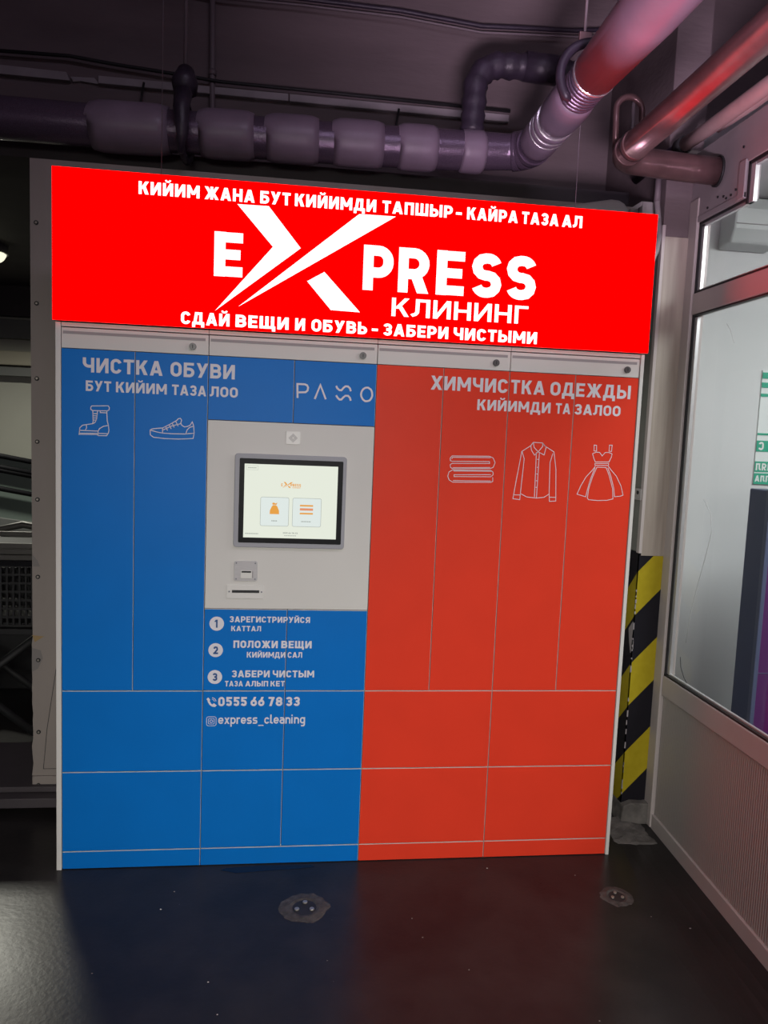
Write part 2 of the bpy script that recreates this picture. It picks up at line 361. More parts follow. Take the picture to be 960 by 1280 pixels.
def glyph(c, w):
    W = GW[c]; h = w / 2; L = h; Rt = W - h; B = h; T = 1 - h; r = min(.30, (W - w) / 2); out = []
    V = lambda x, a=0, b=1: out.append([(x - h, a), (x + h, a), (x + h, b), (x - h, b)])
    H = lambda y, a=0, b=None: out.append([(a, y - h * .95), (W if b is None else b, y - h * .95), (W if b is None else b, y + h * .95), (a, y + h * .95)])
    def D(xa, ya, xb, yb, k=1.1):                       # diagonal cut level at both ends, x = left edge
        out.append([(xa, ya), (xa + w * k, ya), (xb + w * k, yb), (xb, yb)] if ya < yb else [(xb, yb), (xb + w * k, yb), (xa + w * k, ya), (xa, ya)])
    S = lambda pts, cl=False: out.extend(stroke(pts, w, cl))
    def bowl(y0, y1, xr=None, x0=0):
        xr = Rt if xr is None else xr; q = min(r, (y1 - y0) / 2)
        S([(x0, y0)] + arcpts(xr - q, y0 + q, q, -90, 0) + arcpts(xr - q, y1 - q, q, 0, 90) + [(x0, y1)])
    ring = lambda a, b, y0, y1: S(arcpts(b - r, y0 + r, r, -90, 0) + arcpts(b - r, y1 - r, r, 0, 90) + arcpts(a + r, y1 - r, r, 90, 180) + arcpts(a + r, y0 + r, r, 180, 270), True)
    if c in 'ИЙ':
        V(L); V(Rt); D(0, 0, W - 1.1 * w, 1)
        if c == 'Й': out.extend(stroke(arcpts(W / 2, 1.27, .17, 190, 350), w * .62))
    elif c == 'Н': V(L); V(Rt); H(.5)
    elif c == 'П': V(L); V(Rt); H(T)
    elif c == 'Г': V(L); H(T)
    elif c == 'Т': V(W / 2); H(T)
    elif c == 'Е': V(L); H(T); H(.5, 0, W * .92); H(B)
    elif c == 'К': V(L); D(L + .02, .42, W - 1.2 * w, 1, 1.2); D(L + .14, .58, W - 1.2 * w, 0, 1.2)
    elif c == 'М': V(L); V(Rt); D(0, 1, W / 2 - .5 * w, .26, 1.0); D(W - w, 1, W / 2 - .5 * w, .26, 1.0)
    elif c == 'Ж':
        V(W / 2)
        for (a, b) in ((0, W / 2 - 1.0 * w), (W - 1.15 * w, W / 2 - .15 * w)): D(a, 1, b, .46, 1.15); D(a, 0, b, .54, 1.15)
    elif c == 'А': D(0, 0, W / 2 - .58 * w, 1, 1.08); D(W - 1.08 * w, 0, W / 2 - .5 * w, 1, 1.08); H(.27, W * .2, W * .8)
    elif c == 'Б': V(L); H(T, 0, W * .94); bowl(B, .60 - h * .4)
    elif c == 'В': V(L); bowl(B, .52); bowl(.50, T, Rt - .03)
    elif c == 'Ь': V(L); bowl(B, .60 - h * .4)
    elif c == 'Ы': V(L); bowl(B, .60 - h * .4, .67 - h); V(Rt)
    elif c == 'Р': V(L); bowl(.40, T)
    elif c == 'R': V(L); bowl(.42, T); D(W - 1.15 * w, 0, W * .36, .45, 1.15)
    elif c == 'Я': V(Rt); D(0, 0, W * .40, .45, 1.15); n0 = len(out); bowl(.42, T); out[n0:] = [[(W - x, y) for x, y in reversed(p)] for p in out[n0:]]
    elif c == 'Д': H(B + .02); V(W * .84 - h); H(T, W * .22, W * .84); D(W * .08, w * .5, W * .22, 1, 1.0); V(h * .9, -.20, .15); V(W - h * .9, -.20, .15)
    elif c == 'Л': V(Rt); H(T, W * .2); S([(W * .30, T + h), (W * .29, .45)] + arcpts(W * .29 - .22, .34, .22, 0, -80)[1:] + [(-.02, B)])
    elif c == 'У': D(W * .14, 0, W - 1.1 * w, 1); D(W * .5 - .45 * w, .34, 0, 1); 
    elif c == 'Х': D(0, 0, W - 1.15 * w, 1, 1.15); D(0, 1, W - 1.15 * w, 0, 1.15)
    elif c == 'Ш': V(L); V(W / 2); V(Rt); H(B)
    elif c == 'Щ': V(L); V((W - .08) / 2); V(Rt - .08); H(B); V(Rt, -.20, .1)
    elif c == 'Ч': V(Rt); S([(L, 1), (L, .42 + r)] + arcpts(L + r, .42 + r, r, 180, 270) + [(Rt, .42)])
    elif c in 'О0': ring(L, Rt, B, T)
    elif c == 'С': S(arcpts(Rt - r, T - r, r, 12, 90) + arcpts(L + r, T - r, r, 90, 180) + arcpts(L + r, B + r, r, 180, 270) + arcpts(Rt - r, B + r, r, 270, 348))
    elif c in 'З3':
        q = .5 * (.5 - h) + .012; q = (T - .505) / 2
        S(arcpts(L + q + .01, T - q, q, 165, 90) + arcpts(Rt - q, T - q, q, 90, -90) + [(W * .36, .505)])
        S([(W * .36, .505)] + arcpts(Rt - q, B + q + .005, q + .005, 90, -90) + arcpts(L + q + .01, B + q, q, 270, 195))
    elif c == 'S':
        q = (T - B) / 4
        S(arcpts(Rt - q, T - q, q, 20, 90) + arcpts(L + q, T - q, q, 90, 270) + arcpts(Rt - q, B + q, q, 90, -90) + arcpts(L + q, B + q, q, 270, 200))
    elif c == '8':
        for y0, y1, d in ((B, .53, 0), (.49, T, .02)):
            q = min(r, (y1 - y0) / 2); S(arcpts(Rt - d - q, y0 + q, q, -90, 0) + arcpts(Rt - d - q, y1 - q, q, 0, 90) + arcpts(L + d + q, y1 - q, q, 90, 180) + arcpts(L + d + q, y0 + q, q, 180, 270), True)
    elif c == '5':
        q = .27; H(T, .06); V(L + .05, .48, 1); S([(L, .56)] + arcpts(Rt - q, .56 - q + .03, q, 90, 0) + arcpts(Rt - q, B + q, q, 0, -90) + arcpts(L + q, B + q, q, 270, 200))
    elif c == '6':
        q = min(r, .26); S(arcpts(Rt - q, B + q, q, -90, 0) + arcpts(Rt - q, .60 - q, q, 0, 90) + arcpts(L + q, .60 - q, q, 90, 180) + arcpts(L + q, B + q, q, 180, 270), True); D(L + .02, .45, W * .5, 1, 1.15)
    elif c == '7': H(T); D(W * .14, 0, W - 1.1 * w, 1)
    elif c == '1': V(Rt); D(0, .72, Rt - h - .02, 1, 1.2)
    elif c == '2': q = .25; H(B); S(arcpts(L + q, T - q, q, 170, 90) + arcpts(Rt - q, T - q, q, 90, -20) + [(L + .04, B)])
    elif c == '-': H(.42)
    elif c == '_': out.append([(0, -.34), (W, -.34), (W, -.18), (0, -.18)])
    elif c == 'e':
        q = (W - w) / 2; S([(L, .5), (Rt, .5)] + arcpts(Rt - q, T - q, q, 0, 90) + arcpts(L + q, T - q, q, 90, 180) + arcpts(L + q, B + q, q, 180, 270) + arcpts(Rt - q, B + q, q, 270, 330))
    elif c == 'c':
        q = (W - w) / 2; S(arcpts(Rt - q, T - q, q, 20, 90) + arcpts(L + q, T - q, q, 90, 180) + arcpts(L + q, B + q, q, 180, 270) + arcpts(Rt - q, B + q, q, 270, 340))
    elif c == 'x': D(0, 0, W - 1.15 * w, 1, 1.15); D(0, 1, W - 1.15 * w, 0, 1.15)
    elif c == 'p': ring(L, Rt, B, T); V(L, -.42, 1)
    elif c == 'g': ring(L, Rt, B, T); S([(Rt, 1), (Rt, -.12)] + arcpts(Rt - .22, -.12, .22, 0, -90) + [(L + .1, -.34)])
    elif c == 'r': V(L); S([(L, .55)] + arcpts(L + .28, T - .28, .28, 170, 90) + [(W, T)])
    elif c == 'n': V(L); q = (W - w) / 2; S(arcpts(L + q, T - q, q, 180, 0) + [(Rt, 0)])
    elif c == 's':
        q = (T - B) / 4
        S([(W * .9, T)] + arcpts(L + q, T - q, q, 90, 270) + arcpts(Rt - q, B + q, q, 90, -90) + [(W * .05, B)])
    elif c == 'a':
        q = .18; V(Rt, 0, .7); S([(W * .1, T)] + arcpts(Rt - .25, T - .25, .25, 90, 0)); q = (.6 - B) / 2; S([(Rt, .6 - .02)] + arcpts(L + q, .6 - q - .02, q, 90, 270) + [(Rt, B)])
    elif c == 'l': V(L, .1, 1.42); S([(L, .3)] + arcpts(L + .2, B + .2, .2, 180, 270) + [(W, B)])
    elif c == 'i': V(L); out.append([(0, 1.16), (w, 1.16), (w, 1.40), (0, 1.40)])
    return out, W
def word_letters(t, x0, x1, z, h, w, gap=.13):
    """list of (letter centre x, polygons) so that the word spans x0..x1"""
    ws = [GW[c] for c in t]; nat = sum(ws) + gap * (len(t) - 1); k = (x1 - x0) / nat; res = []; x = x0
    for c, wd in zip(t, ws):
        ps, _ = glyph(c, w); pp = []
        for p in ps:
            p2 = [(x + px * k, z + pz * h) for px, pz in p]
            a = sum(p2[i][0] * p2[(i + 1) % len(p2)][1] - p2[(i + 1) % len(p2)][0] * p2[i][1] for i in range(len(p2)))
            if abs(a) < 1e-12: continue
            pp.append(p2 if a > 0 else p2[::-1])
        res.append((x + wd * k / 2, pp)); x += (wd + gap) * k
    return res
def line_polys(pts, w, closed=False):
    out = []
    for p in stroke(pts, w, closed):
        a = sum(p[i][0] * p[(i + 1) % 4][1] - p[(i + 1) % 4][0] * p[i][1] for i in range(4))
        out.append(p if a > 0 else p[::-1])
    return out
def ccw(p):
    a = sum(p[i][0] * p[(i + 1) % len(p)][1] - p[(i + 1) % len(p)][0] * p[i][1] for i in range(len(p)))
    return p if a > 0 else p[::-1]

# lettering and pictogram positions on the locker fronts, in metres
TXT={'head': (2.4425, 0.0425, [('КИЙИМ', 0.278, 0.482), ('ЖАНА', 0.499, 0.67), ('БУТ', 0.689, 0.794), ('КИЙИМДИ', 0.809, 1.096), ('ТАПШЫР', 1.118, 1.373), ('-', 1.385, 1.407), ('КАЙРА', 1.426, 1.615), ('ТАЗА', 1.63, 1.769), ('АЛ', 1.782, 1.859)]), 'foot': (2.0145, 0.043, [('СДАЙ', 0.425, 0.592), ('ВЕЩИ', 0.613, 0.799), ('И', 0.822, 0.857), ('ОБУВЬ', 0.88, 1.08), ('-', 1.097, 1.119), ('ЗАБЕРИ', 1.138, 1.378), ('ЧИСТЫМИ', 1.398, 1.713)]), 'klin': (2.085, 0.065, [('КЛИНИНГ', 1.166, 1.674)]), 'e': (2.1855, 0.1515, [('Е', 0.535, 0.633)]), 'press': (2.171, 0.157, [('Р', 1.058, 1.166), ('R', 1.185, 1.297), ('Е', 1.324, 1.427), ('S', 1.455, 1.566), ('S', 1.585, 1.697)]), 'shoe1': (1.832, 0.051, [('ЧИСТКА', 0.091, 0.362), ('ОБУВИ', 0.389, 0.613)]), 'shoe2': (1.7675, 0.0365, [('БУТ', 0.101, 0.187), ('КИЙИМ', 0.203, 0.377), ('ТАЗА', 0.395, 0.514), ('ЛОО', 0.528, 0.625)]), 'cl1': (1.8305, 0.051, [('ХИМЧИС', 1.325, 1.617), ('ТКА', 1.629, 1.76), ('ОДЕЖДЫ', 1.782, 2.099)]), 'cl2': (1.7635, 0.0395, [('КИЙИМДИ', 1.504, 1.787), ('ТА', 1.807, 1.865), ('ЗАЛОО', 1.881, 2.064)]), 's1': (0.946, 0.0225, [('ЗАРЕГИСТРИРУЙСЯ', 0.612, 0.908)]), 's1b': (0.9125, 0.02, [('КАТТАЛ', 0.619, 0.728)]), 's2': (0.849, 0.028, [('ПОЛОЖИ', 0.628, 0.791), ('ВЕЩИ', 0.804, 0.917)]), 's2b': (0.8125, 0.0215, [('КИЙИМДИ', 0.678, 0.82), ('САЛ', 0.829, 0.883)]), 's3': (0.737, 0.0265, [('ЗАБЕРИ', 0.624, 0.764), ('ЧИСТЫМ', 0.775, 0.93)]), 's3b': (0.702, 0.021, [('ТАЗА', 0.6, 0.666), ('АЛЫП', 0.675, 0.759), ('КЕТ', 0.768, 0.821)]), 'ph': (0.626, 0.0355, [('0555', 0.577, 0.682), ('66', 0.696, 0.747), ('78', 0.762, 0.814), ('33', 0.827, 0.879)]), 'ig': (0.5575, 0.025, [('express_cleaning', 0.578, 0.901)])}
PLY={'x1': [(0.611, 2.434), (0.719, 2.435), (0.834, 2.3), (0.541, 2.066), (0.737, 2.298)], 'x2': [(0.621, 2.085), (1.037, 2.432), (1.168, 2.433)], 'x3': [(0.86, 2.188), (0.92, 2.224), (1.052, 2.091), (0.947, 2.093)], 'boot': [[(0.121, 1.716), (0.177, 1.719), (0.181, 1.713), (0.18, 1.705), (0.174, 1.701), (0.124, 1.7), (0.118, 1.704), (0.118, 1.711), (0.121, 1.716)], [(0.125, 1.699), (0.126, 1.662), (0.124, 1.654), (0.107, 1.651), (0.09, 1.647), (0.081, 1.638), (0.079, 1.615), (0.14, 1.617), (0.143, 1.613), (0.172, 1.614), (0.178, 1.623), (0.18, 1.634), (0.178, 1.65), (0.174, 1.666), (0.172, 1.701)], [(0.079, 1.629), (0.143, 1.629), (0.148, 1.638), (0.162, 1.647), (0.178, 1.65)], [(0.143, 1.629), (0.143, 1.613)], [(0.103, 1.649), (0.104, 1.639), (0.1, 1.631)], [(0.141, 1.7), (0.138, 1.672), (0.133, 1.66), (0.126, 1.654)], [(0.15, 1.7), (0.15, 1.694), (0.171, 1.694)], [(0.125, 1.689), (0.14, 1.69)], [(0.125, 1.682), (0.14, 1.682)], [(0.125, 1.674), (0.139, 1.675)], [(0.126, 1.667), (0.137, 1.667)], [(0.079, 1.619), (0.143, 1.621), (0.175, 1.621)]], 'sneaker': [[(0.321, 1.64), (0.327, 1.644), (0.345, 1.647), (0.364, 1.649), (0.389, 1.663), (0.413, 1.678), (0.418, 1.684), (0.425, 1.686), (0.43, 1.68), (0.427, 1.67), (0.43, 1.662), (0.44, 1.656), (0.45, 1.658), (0.46, 1.663), (0.467, 1.675), (0.472, 1.661), (0.474, 1.635)], [(0.321, 1.64), (0.322, 1.623), (0.333, 1.615), (0.369, 1.612), (0.419, 1.612), (0.471, 1.616), (0.474, 1.635), (0.443, 1.631), (0.394, 1.63), (0.364, 1.631), (0.345, 1.634), (0.321, 1.64)], [(0.364, 1.649), (0.364, 1.631)], [(0.472, 1.66), (0.458, 1.655), (0.449, 1.645), (0.445, 1.631)], [(0.364, 1.641), (0.394, 1.657), (0.427, 1.667)], [(0.374, 1.655), (0.381, 1.641)], [(0.386, 1.662), (0.394, 1.647)], [(0.397, 1.668), (0.404, 1.653)], [(0.409, 1.675), (0.418, 1.658)]], 'towel': [[(1.561, 1.593), (1.418, 1.589), (1.411, 1.581), (1.412, 1.571), (1.419, 1.569), (1.562, 1.573), (1.563, 1.566), (1.419, 1.561), (1.412, 1.556), (1.414, 1.546), (1.423, 1.541), (1.566, 1.547), (1.578, 1.552), (1.584, 1.57), (1.576, 1.587), (1.561, 1.593)], [(1.566, 1.588), (1.42, 1.584), (1.417, 1.578)], [(1.421, 1.536), (1.569, 1.54), (1.578, 1.534), (1.579, 1.524), (1.57, 1.516), (1.429, 1.512), (1.429, 1.519), (1.57, 1.524)], [(1.421, 1.536), (1.409, 1.529), (1.405, 1.513), (1.411, 1.499), (1.425, 1.491), (1.571, 1.495), (1.579, 1.499), (1.578, 1.514)], [(1.426, 1.497), (1.571, 1.5)], [(1.422, 1.545), (1.566, 1.551)], [(1.426, 1.533), (1.572, 1.537)]], 'shirt': [[(1.728, 1.652), (1.765, 1.651), (1.772, 1.641), (1.811, 1.619), (1.823, 1.553), (1.83, 1.432), (1.805, 1.43), (1.802, 1.461), (1.798, 1.578), (1.807, 1.613)], [(1.728, 1.652), (1.719, 1.639), (1.685, 1.616), (1.666, 1.477), (1.661, 1.436), (1.688, 1.433), (1.689, 1.457), (1.696, 1.589), (1.686, 1.616)], [(1.719, 1.639), (1.722, 1.623), (1.735, 1.604), (1.749, 1.617), (1.773, 1.606), (1.779, 1.635), (1.765, 1.651)], [(1.728, 1.652), (1.732, 1.633), (1.749, 1.617), (1.765, 1.637), (1.765, 1.651)], [(1.742, 1.615), (1.745, 1.444)], [(1.754, 1.615), (1.753, 1.442)], [(1.688, 1.457), (1.715, 1.444), (1.753, 1.441), (1.783, 1.445), (1.802, 1.458)], [(1.663, 1.451), (1.688, 1.451)], [(1.804, 1.446), (1.829, 1.446)], [(1.747, 1.588), (1.754, 1.589)], [(1.748, 1.558), (1.754, 1.558)], [(1.747, 1.533), (1.754, 1.533)], [(1.747, 1.507), (1.753, 1.507)], [(1.747, 1.482), (1.753, 1.482)]], 'dress': [[(1.968, 1.651), (1.978, 1.65), (1.979, 1.628), (1.969, 1.629), (1.968, 1.651)], [(2.029, 1.653), (2.04, 1.653), (2.039, 1.629), (2.029, 1.63), (2.029, 1.653)], [(1.964, 1.618), (1.978, 1.624), (1.992, 1.624), (2.003, 1.611), (2.014, 1.624), (2.029, 1.625), (2.042, 1.62), (2.04, 1.607), (2.032, 1.589), (1.977, 1.587), (1.97, 1.601), (1.964, 1.618)], [(1.976, 1.581), (2.031, 1.583), (2.031, 1.575), (1.977, 1.574), (1.976, 1.581)], [(1.979, 1.571), (1.968, 1.555), (1.944, 1.528), (1.925, 1.492), (1.913, 1.461), (1.948, 1.452), (1.953, 1.479), (1.963, 1.522), (1.978, 1.565)], [(1.985, 1.567), (2.022, 1.567), (2.037, 1.535), (2.054, 1.486), (2.058, 1.447), (2.035, 1.441), (1.998, 1.439), (1.961, 1.441), (1.955, 1.447), (1.958, 1.483), (1.97, 1.529), (1.985, 1.567)], [(2.03, 1.573), (2.041, 1.56), (2.065, 1.536), (2.087, 1.498), (2.098, 1.463), (2.086, 1.458), (2.064, 1.456), (2.058, 1.49), (2.043, 1.535), (2.029, 1.566)]], 'pasoP': [(0.838, 1.777), (0.836, 1.827), (0.863, 1.827), (0.871, 1.824), (0.875, 1.816), (0.873, 1.805), (0.866, 1.799), (0.841, 1.797)], 'pasoA': [(0.9, 1.776), (0.919, 1.827), (0.94, 1.777)], 'wave1': [(0.976, 1.827), (0.981, 1.818), (0.989, 1.812), (0.996, 1.812), (1.003, 1.821), (1.01, 1.827), (1.019, 1.827), (1.027, 1.82), (1.03, 1.81)], 'wave2': [(0.977, 1.793), (0.983, 1.784), (0.99, 1.778), (0.997, 1.779), (1.004, 1.787), (1.011, 1.793), (1.021, 1.793), (1.028, 1.786), (1.031, 1.776)], 'pasoO': [(1.109, 1.802), (1.109, 1.796), (1.107, 1.79), (1.104, 1.785), (1.1, 1.78), (1.095, 1.778), (1.09, 1.777), (1.084, 1.777), (1.079, 1.78), (1.075, 1.783), (1.072, 1.788), (1.069, 1.794), (1.068, 1.801), (1.069, 1.807), (1.071, 1.813), (1.074, 1.818), (1.078, 1.822), (1.083, 1.825), (1.088, 1.826), (1.093, 1.826), (1.098, 1.823), (1.103, 1.82), (1.106, 1.815), (1.108, 1.809), (1.109, 1.802)], 'phone': [(0.532, 0.653), (0.538, 0.659), (0.545, 0.651), (0.543, 0.645), (0.551, 0.634), (0.559, 0.636), (0.569, 0.628), (0.561, 0.622), (0.55, 0.627), (0.539, 0.638)], 'wavea': [(0.553, 0.65), (0.558, 0.647), (0.561, 0.642)], 'waveb': [(0.554, 0.658), (0.564, 0.653), (0.568, 0.643)]}
# ================================================================ SETTING
def fz(x, y):
    t = max(0.0, min(1.0, (x - 2.12) / 0.30)); t = t * t * (3 - 2 * t)
    return -0.056 * max(0.0, 0.22 - y) * t
fx = [-7, -4, -2.5, -1.5, -0.5, 0.5, 1.5, 2.0, 2.12, 2.18, 2.24, 2.3, 2.36, 2.42, 2.6, 3.2, 4, 6]
fy = [-7, -4, -3, -2, -1.4, -1.0, -0.6, -0.2, 0.1, 0.22, 0.6, 1.2, 3, 6, 9]
fm = MB()
for i in range(len(fx) - 1):
    for j in range(len(fy) - 1):
        fm.face([(fx[a], fy[b], fz(fx[a], fy[b])) for a, b in ((i, j), (i + 1, j), (i + 1, j + 1), (i, j + 1))])
struct(fm.build('floor', M['floor']))
# ceiling slab high above the passage, lower ceiling of the hall on the left
struct(MB().box(-7, 6, -7, 0.9, 4.3, 4.45).build('ceiling', M['concrete']))
struct(MB().box(-7, 2.4, 1.12, 6.2, 3.12, 3.25).build('ceiling_hall', M['halldark']))
# concrete wall over the lockers, with a pilaster
wb = MB(); wb.box(-0.25, 2.42, 0.9, 1.1, 2.0, 4.3); wb.box(-7, -0.25, 0.9, 1.1, 2.98, 4.3); wb.box(2.46, 6, 0.9, 1.1, 2.4, 4.3)
struct(wb.build('wall_back', M['concrete']))
struct(MB().box(2.40, 2.56, 0.80, 0.9, 3.2, 4.3).build('trim_pilaster', M['concrete'], bevel=0.008))
# steel beam between the wall and the pipe
struct(MB().box(-7, 2.42, 0.62, 0.88, 2.74, 2.80).build('trim_beam', M['halldark']))
# pale trim along the concrete wall, in two lengths
struct(MB().box(-0.08, 0.76, 0.872, 0.9, 3.164, 3.197).build('trim_1', M['trimgrey'], bevel=0.003))
struct(MB().box(0.765, 1.80, 0.872, 0.9, 3.164, 3.197).build('trim_2', M['trimgrey'], bevel=0.003))
tl = MB(); tl.prism_xz([(-0.75, 3.166), (-0.20, 3.164), (-0.215, 3.198), (-0.75, 3.206)], 0.872, 0.9)
tl.prism_xz([(-0.20, 3.186), (-0.10, 3.190), (-0.075, 3.165), (-0.16, 3.172), (-0.19, 3.166)], 0.885, 0.9)
struct(tl.build('trim_3', M['trimgrey']))
# hall on the left: walls, parapet bands
hb = MB(); hb.box(-7, 2.4, 6.0, 6.2, 0, 3.12)
struct(hb.build('wall_hall', M['hallwall']))
hb2 = MB(); hb2.box(-7, 2.4, 5.90, 6.0, 2.80, 3.12)
struct(hb2.build('trim_hall_bulkhead', M['halldark']))
struct(MB().box(-7, 2.4, 5.86, 6.0, 2.56, 2.76).build('trim_hall_grey', M['hallgrey']))
struct(MB().box(-7, 2.4, 5.80, 6.0, 2.27, 2.42).build('trim_hall_beige', M['hallbeige'], bevel=0.01))
struct(MB().box(-7, 2.4, 5.84, 6.0, 2.16, 2.25).build('trim_hall_band', M['hallgrey']))
# low step behind the lockers on the left
st = MB(); st.box(-7, -0.02, 0.42, 0.95, 0.028, 0.070); st.box(-7, -0.02, 0.47, 0.95, 0.074, 0.098); st.box(-7, -0.02, 0.50, 0.95, 0.0, 0.03)
struct(st.build('trim_step', M['halldark'], bevel=0.003))

struct(MB().box(-7, -0.30, 2.0, 2.2, 0, 0.86).build('trim_dark_backdrop', M['rubber'], bevel=0.01))  # dark backdrop box, added to keep the hall behind the crates black

# room behind the glass partition
rw = MB(); rw.box(2.46, 6, 0.8, 0.9, 0, 2.86)
struct(rw.build('wall_room_back', M['roomwall']))
struct(MB().box(5.9, 6, -4, 0.8, 0, 2.86).build('wall_room_side', M['roomwall']))
struct(MB().box(2.482, 6, -4, 0.9, 2.86, 2.95).build('ceiling_room', M['roomwall']))
struct(MB().box(2.46, 6, -4.1, -4.0, 0, 2.86).build('wall_room_front', M['roomwall']))

# ================================================================ GLAZED PARTITION (right wall)
PX = 2.43; Y0 = 0.262; YE = -3.2
wr = MB(); wr.prism_yz([(YE, fz(3, YE) + 0.052), (Y0 - 0.07, 0.06), (Y0 - 0.07, 0.60), (YE, 0.60)], PX + 0.004, PX + 0.02)
wall_r = struct(wr.build('wall_right', M['ribbed']))
def on_wall(mb, name, m, bevel=0.0): return mb.build(name, m, wall_r, bevel)
on_wall(MB().prism_yz([(YE, fz(3, YE) - 0.02), (Y0 - 0.062, -0.005), (Y0 - 0.062, 0.062), (YE, fz(3, YE) + 0.062)], PX - 0.006, PX + 0.05), 'base_rail', M['alu'], 0.003)
on_wall(MB().box(PX - 0.012, PX + 0.05, Y0 - 0.066, Y0, 0.0, 2.66), 'jamb', M['alu'], 0.004)
on_wall(MB().box(PX - 0.006, PX + 0.05, YE, Y0 - 0.066, 0.597, 0.683), 'sill_rail', M['alu'], 0.004)
on_wall(MB().box(PX - 0.006, PX + 0.05, YE, Y0 - 0.066, 2.196, 2.280), 'transom', M['alu'], 0.004)
hd = MB(); hd.prism_yz([(Y0, 2.64), (Y0 - 0.066, 2.562), (-0.118, 2.562), (-0.118, 2.69), (YE, 2.69), (YE, 2.85), (Y0, 2.85)][::-1], PX - 0.006, PX + 0.05)
hp = on_wall(hd, 'header_sheet', M['sheet'], 0.003)
on_wall(MB().box(PX - 0.012, PX + 0.0, -0.118, -0.078, 2.565, 2.70), 'header_flange', M['sheet'], 0.002)
hl = MB(); hl.box(PX - 0.010, PX + 0.0, -0.118, Y0 - 0.066, 2.562, 2.585); on_wall(hl, 'header_lip', M['sheet'], 0.002)
sc = MB()
for y, z in ((0.13, 2.60), (0.02, 2.61), (-0.03, 2.60), (0.0, 2.597), (-0.06, 2.61), (-0.095, 2.64), (-0.10, 2.66), (-0.09, 2.75), (0.06, 2.62)):
    sc.tube([(PX - 0.005, y, z), (PX - 0.0095, y, z)], 0.0045, 8)
on_wall(sc, 'screw_heads', M['rubber'])
# glass panes with gaskets and beads
def pane(y0, y1, z0, z1, step=None):
    g = MB()
    if step: g.prism_yz([(y0, z0), (y1, z0), (y1, step[1]), (step[0], step[1]), (step[0], z1), (y0, z1)][::1], PX + 0.020, PX + 0.026)
    else: g.box(PX + 0.020, PX + 0.026, y0, y1, z0, z1)
    p = on_wall(g, 'pane', M['glass'])
    k = MB(); b = MB(); a = 0.012; d = 0.026
    k.box(PX + 0.0, PX + 0.019, y1 - a, y1, z0, step[1] if step else z1); b.box(PX + 0.006, PX + 0.019, y1 - d - 0.006, y1 - a, z0 + a, (step[1] if step else z1) - a)
    k.box(PX + 0.0, PX + 0.019, y0, y1, z0, z0 + a * 0.7); b.box(PX + 0.010, PX + 0.019, y0, y1 - a, z0 + a * 0.7, z0 + a * 1.3)
    if step:
        k.box(PX + 0.0, PX + 0.019, step[0], y1, step[1] - a * .7, step[1]); b.box(PX + 0.006, PX + 0.019, step[0] - d, y1 - a, step[1] - 0.020, step[1] - a * .7)
        k.box(PX + 0.0, PX + 0.019, step[0] - a, step[0], step[1] - .02, z1); b.box(PX + 0.004, PX + 0.019, step[0] - d - 0.012, step[0] - a, step[1] - 0.02, z1)
        k.box(PX + 0.0, PX + 0.019, y0, step[0], z1 - a, z1); b.box(PX + 0.006, PX + 0.019, y0, step[0] - d, z1 - 0.022, z1 - a)
    else:
        k.box(PX + 0.0, PX + 0.019, y0, y1, z1 - a * .5, z1)
    k.build('gasket', M['rubber'], p); b.build('glazing_bead', M['alubright'], p)
    return p
p1 = pane(YE, Y0 - 0.066, 0.683, 2.196)
p2 = pane(YE, Y0 - 0.066, 2.280, 2.69, (-0.118, 2.562))
# scratches and a hair-thin crack on the lower pane
def on_pane(uvs, w, name, m):
    s = MB(); s.tube([(PX + 0.0185, y, z) for y, z in uvs], w, 6); return s.build(name, m, p1)
on_pane([(0.03, 1.455), (-0.03, 1.40), (-0.045, 1.33), (-0.02, 1.24), (0.02, 1.12), (0.06, 0.98), (0.075, 0.86)], 0.0012, 'scratch', M['dispenser'])
on_pane([(0.11, 0.79), (0.10, 0.75), (0.07, 0.715), (0.045, 0.70)], 0.0016, 'crack', M['rubber'])
on_pane([(-0.03, 2.13), (-0.06, 2.10), (-0.09, 2.05)], 0.0008, 'scratch', M['dispenser'])

# ================================================================ STRIPED PILLAR
pl = thing('striped_pillar', 'square pillar with black and yellow hazard tape between lockers and glazed partition', 'pillar', (2.31, 0.262, 0))
MB().box(2.31, 2.46, 0.262, 1.2, 0, 2.515).build('shaft', M['plaster'], pl, 0.004)
MB().box(2.31, 2.46, 0.262, 1.2, 2.516, 4.3).build('bare_shaft', M['concrete'], pl, 0.004)
MB().box(2.316, 2.425, 0.255, 0.263, 1.19, 2.515).build('laminate_cladding', M['beige'], pl)
MB().box(2.302, 2.316, 0.250, 0.275, 1.20, 2.56).build('corner_trim', M['alu'], pl, 0.002)
hz = MB(); hz.box(2.307, 2.426, 0.2585, 0.2630, 0.085, 1.203); hz.box(2.307, 2.3105, 0.2585, 0.75, 0.085, 1.203)
hz.build('hazard_tape', M['hazard'], pl)
tr = MB()
for i in range(34):
    z = random.uniform(0.1, 1.15); tr.box(2.3062, 2.3095 + random.uniform(0, .003), 0.2578, 0.2590, z, z + random.uniform(0.006, 0.03))
tr.prism_yz([(0.30, 0.86), (0.285, 0.80), (0.268, 0.76), (0.264, 0.80), (0.262, 0.90), (0.275, 0.89)], 2.3055, 2.307)
tr.build('torn_edge', M['trimgrey'], pl)
pb = MB(); pb.prism_xz([(2.296, 0.0), (2.432, 0.0), (2.430, 0.098), (2.400, 0.094), (2.345, 0.099), (2.305, 0.084)], 0.222, 0.40)
pb.build('plinth', M['plinth'], pl, 0.006)
cl = MB(); cl.box(2.296, 2.31, 0.26, 0.335, 1.425, 1.475); c_ = cl.build('clip', M['whitebox'], pl, 0.004)
MB().tube([(2.297, 0.285, 1.458), (2.293, 0.285, 1.458)], 0.008, 10).build('hole', M['rubber'], c_)
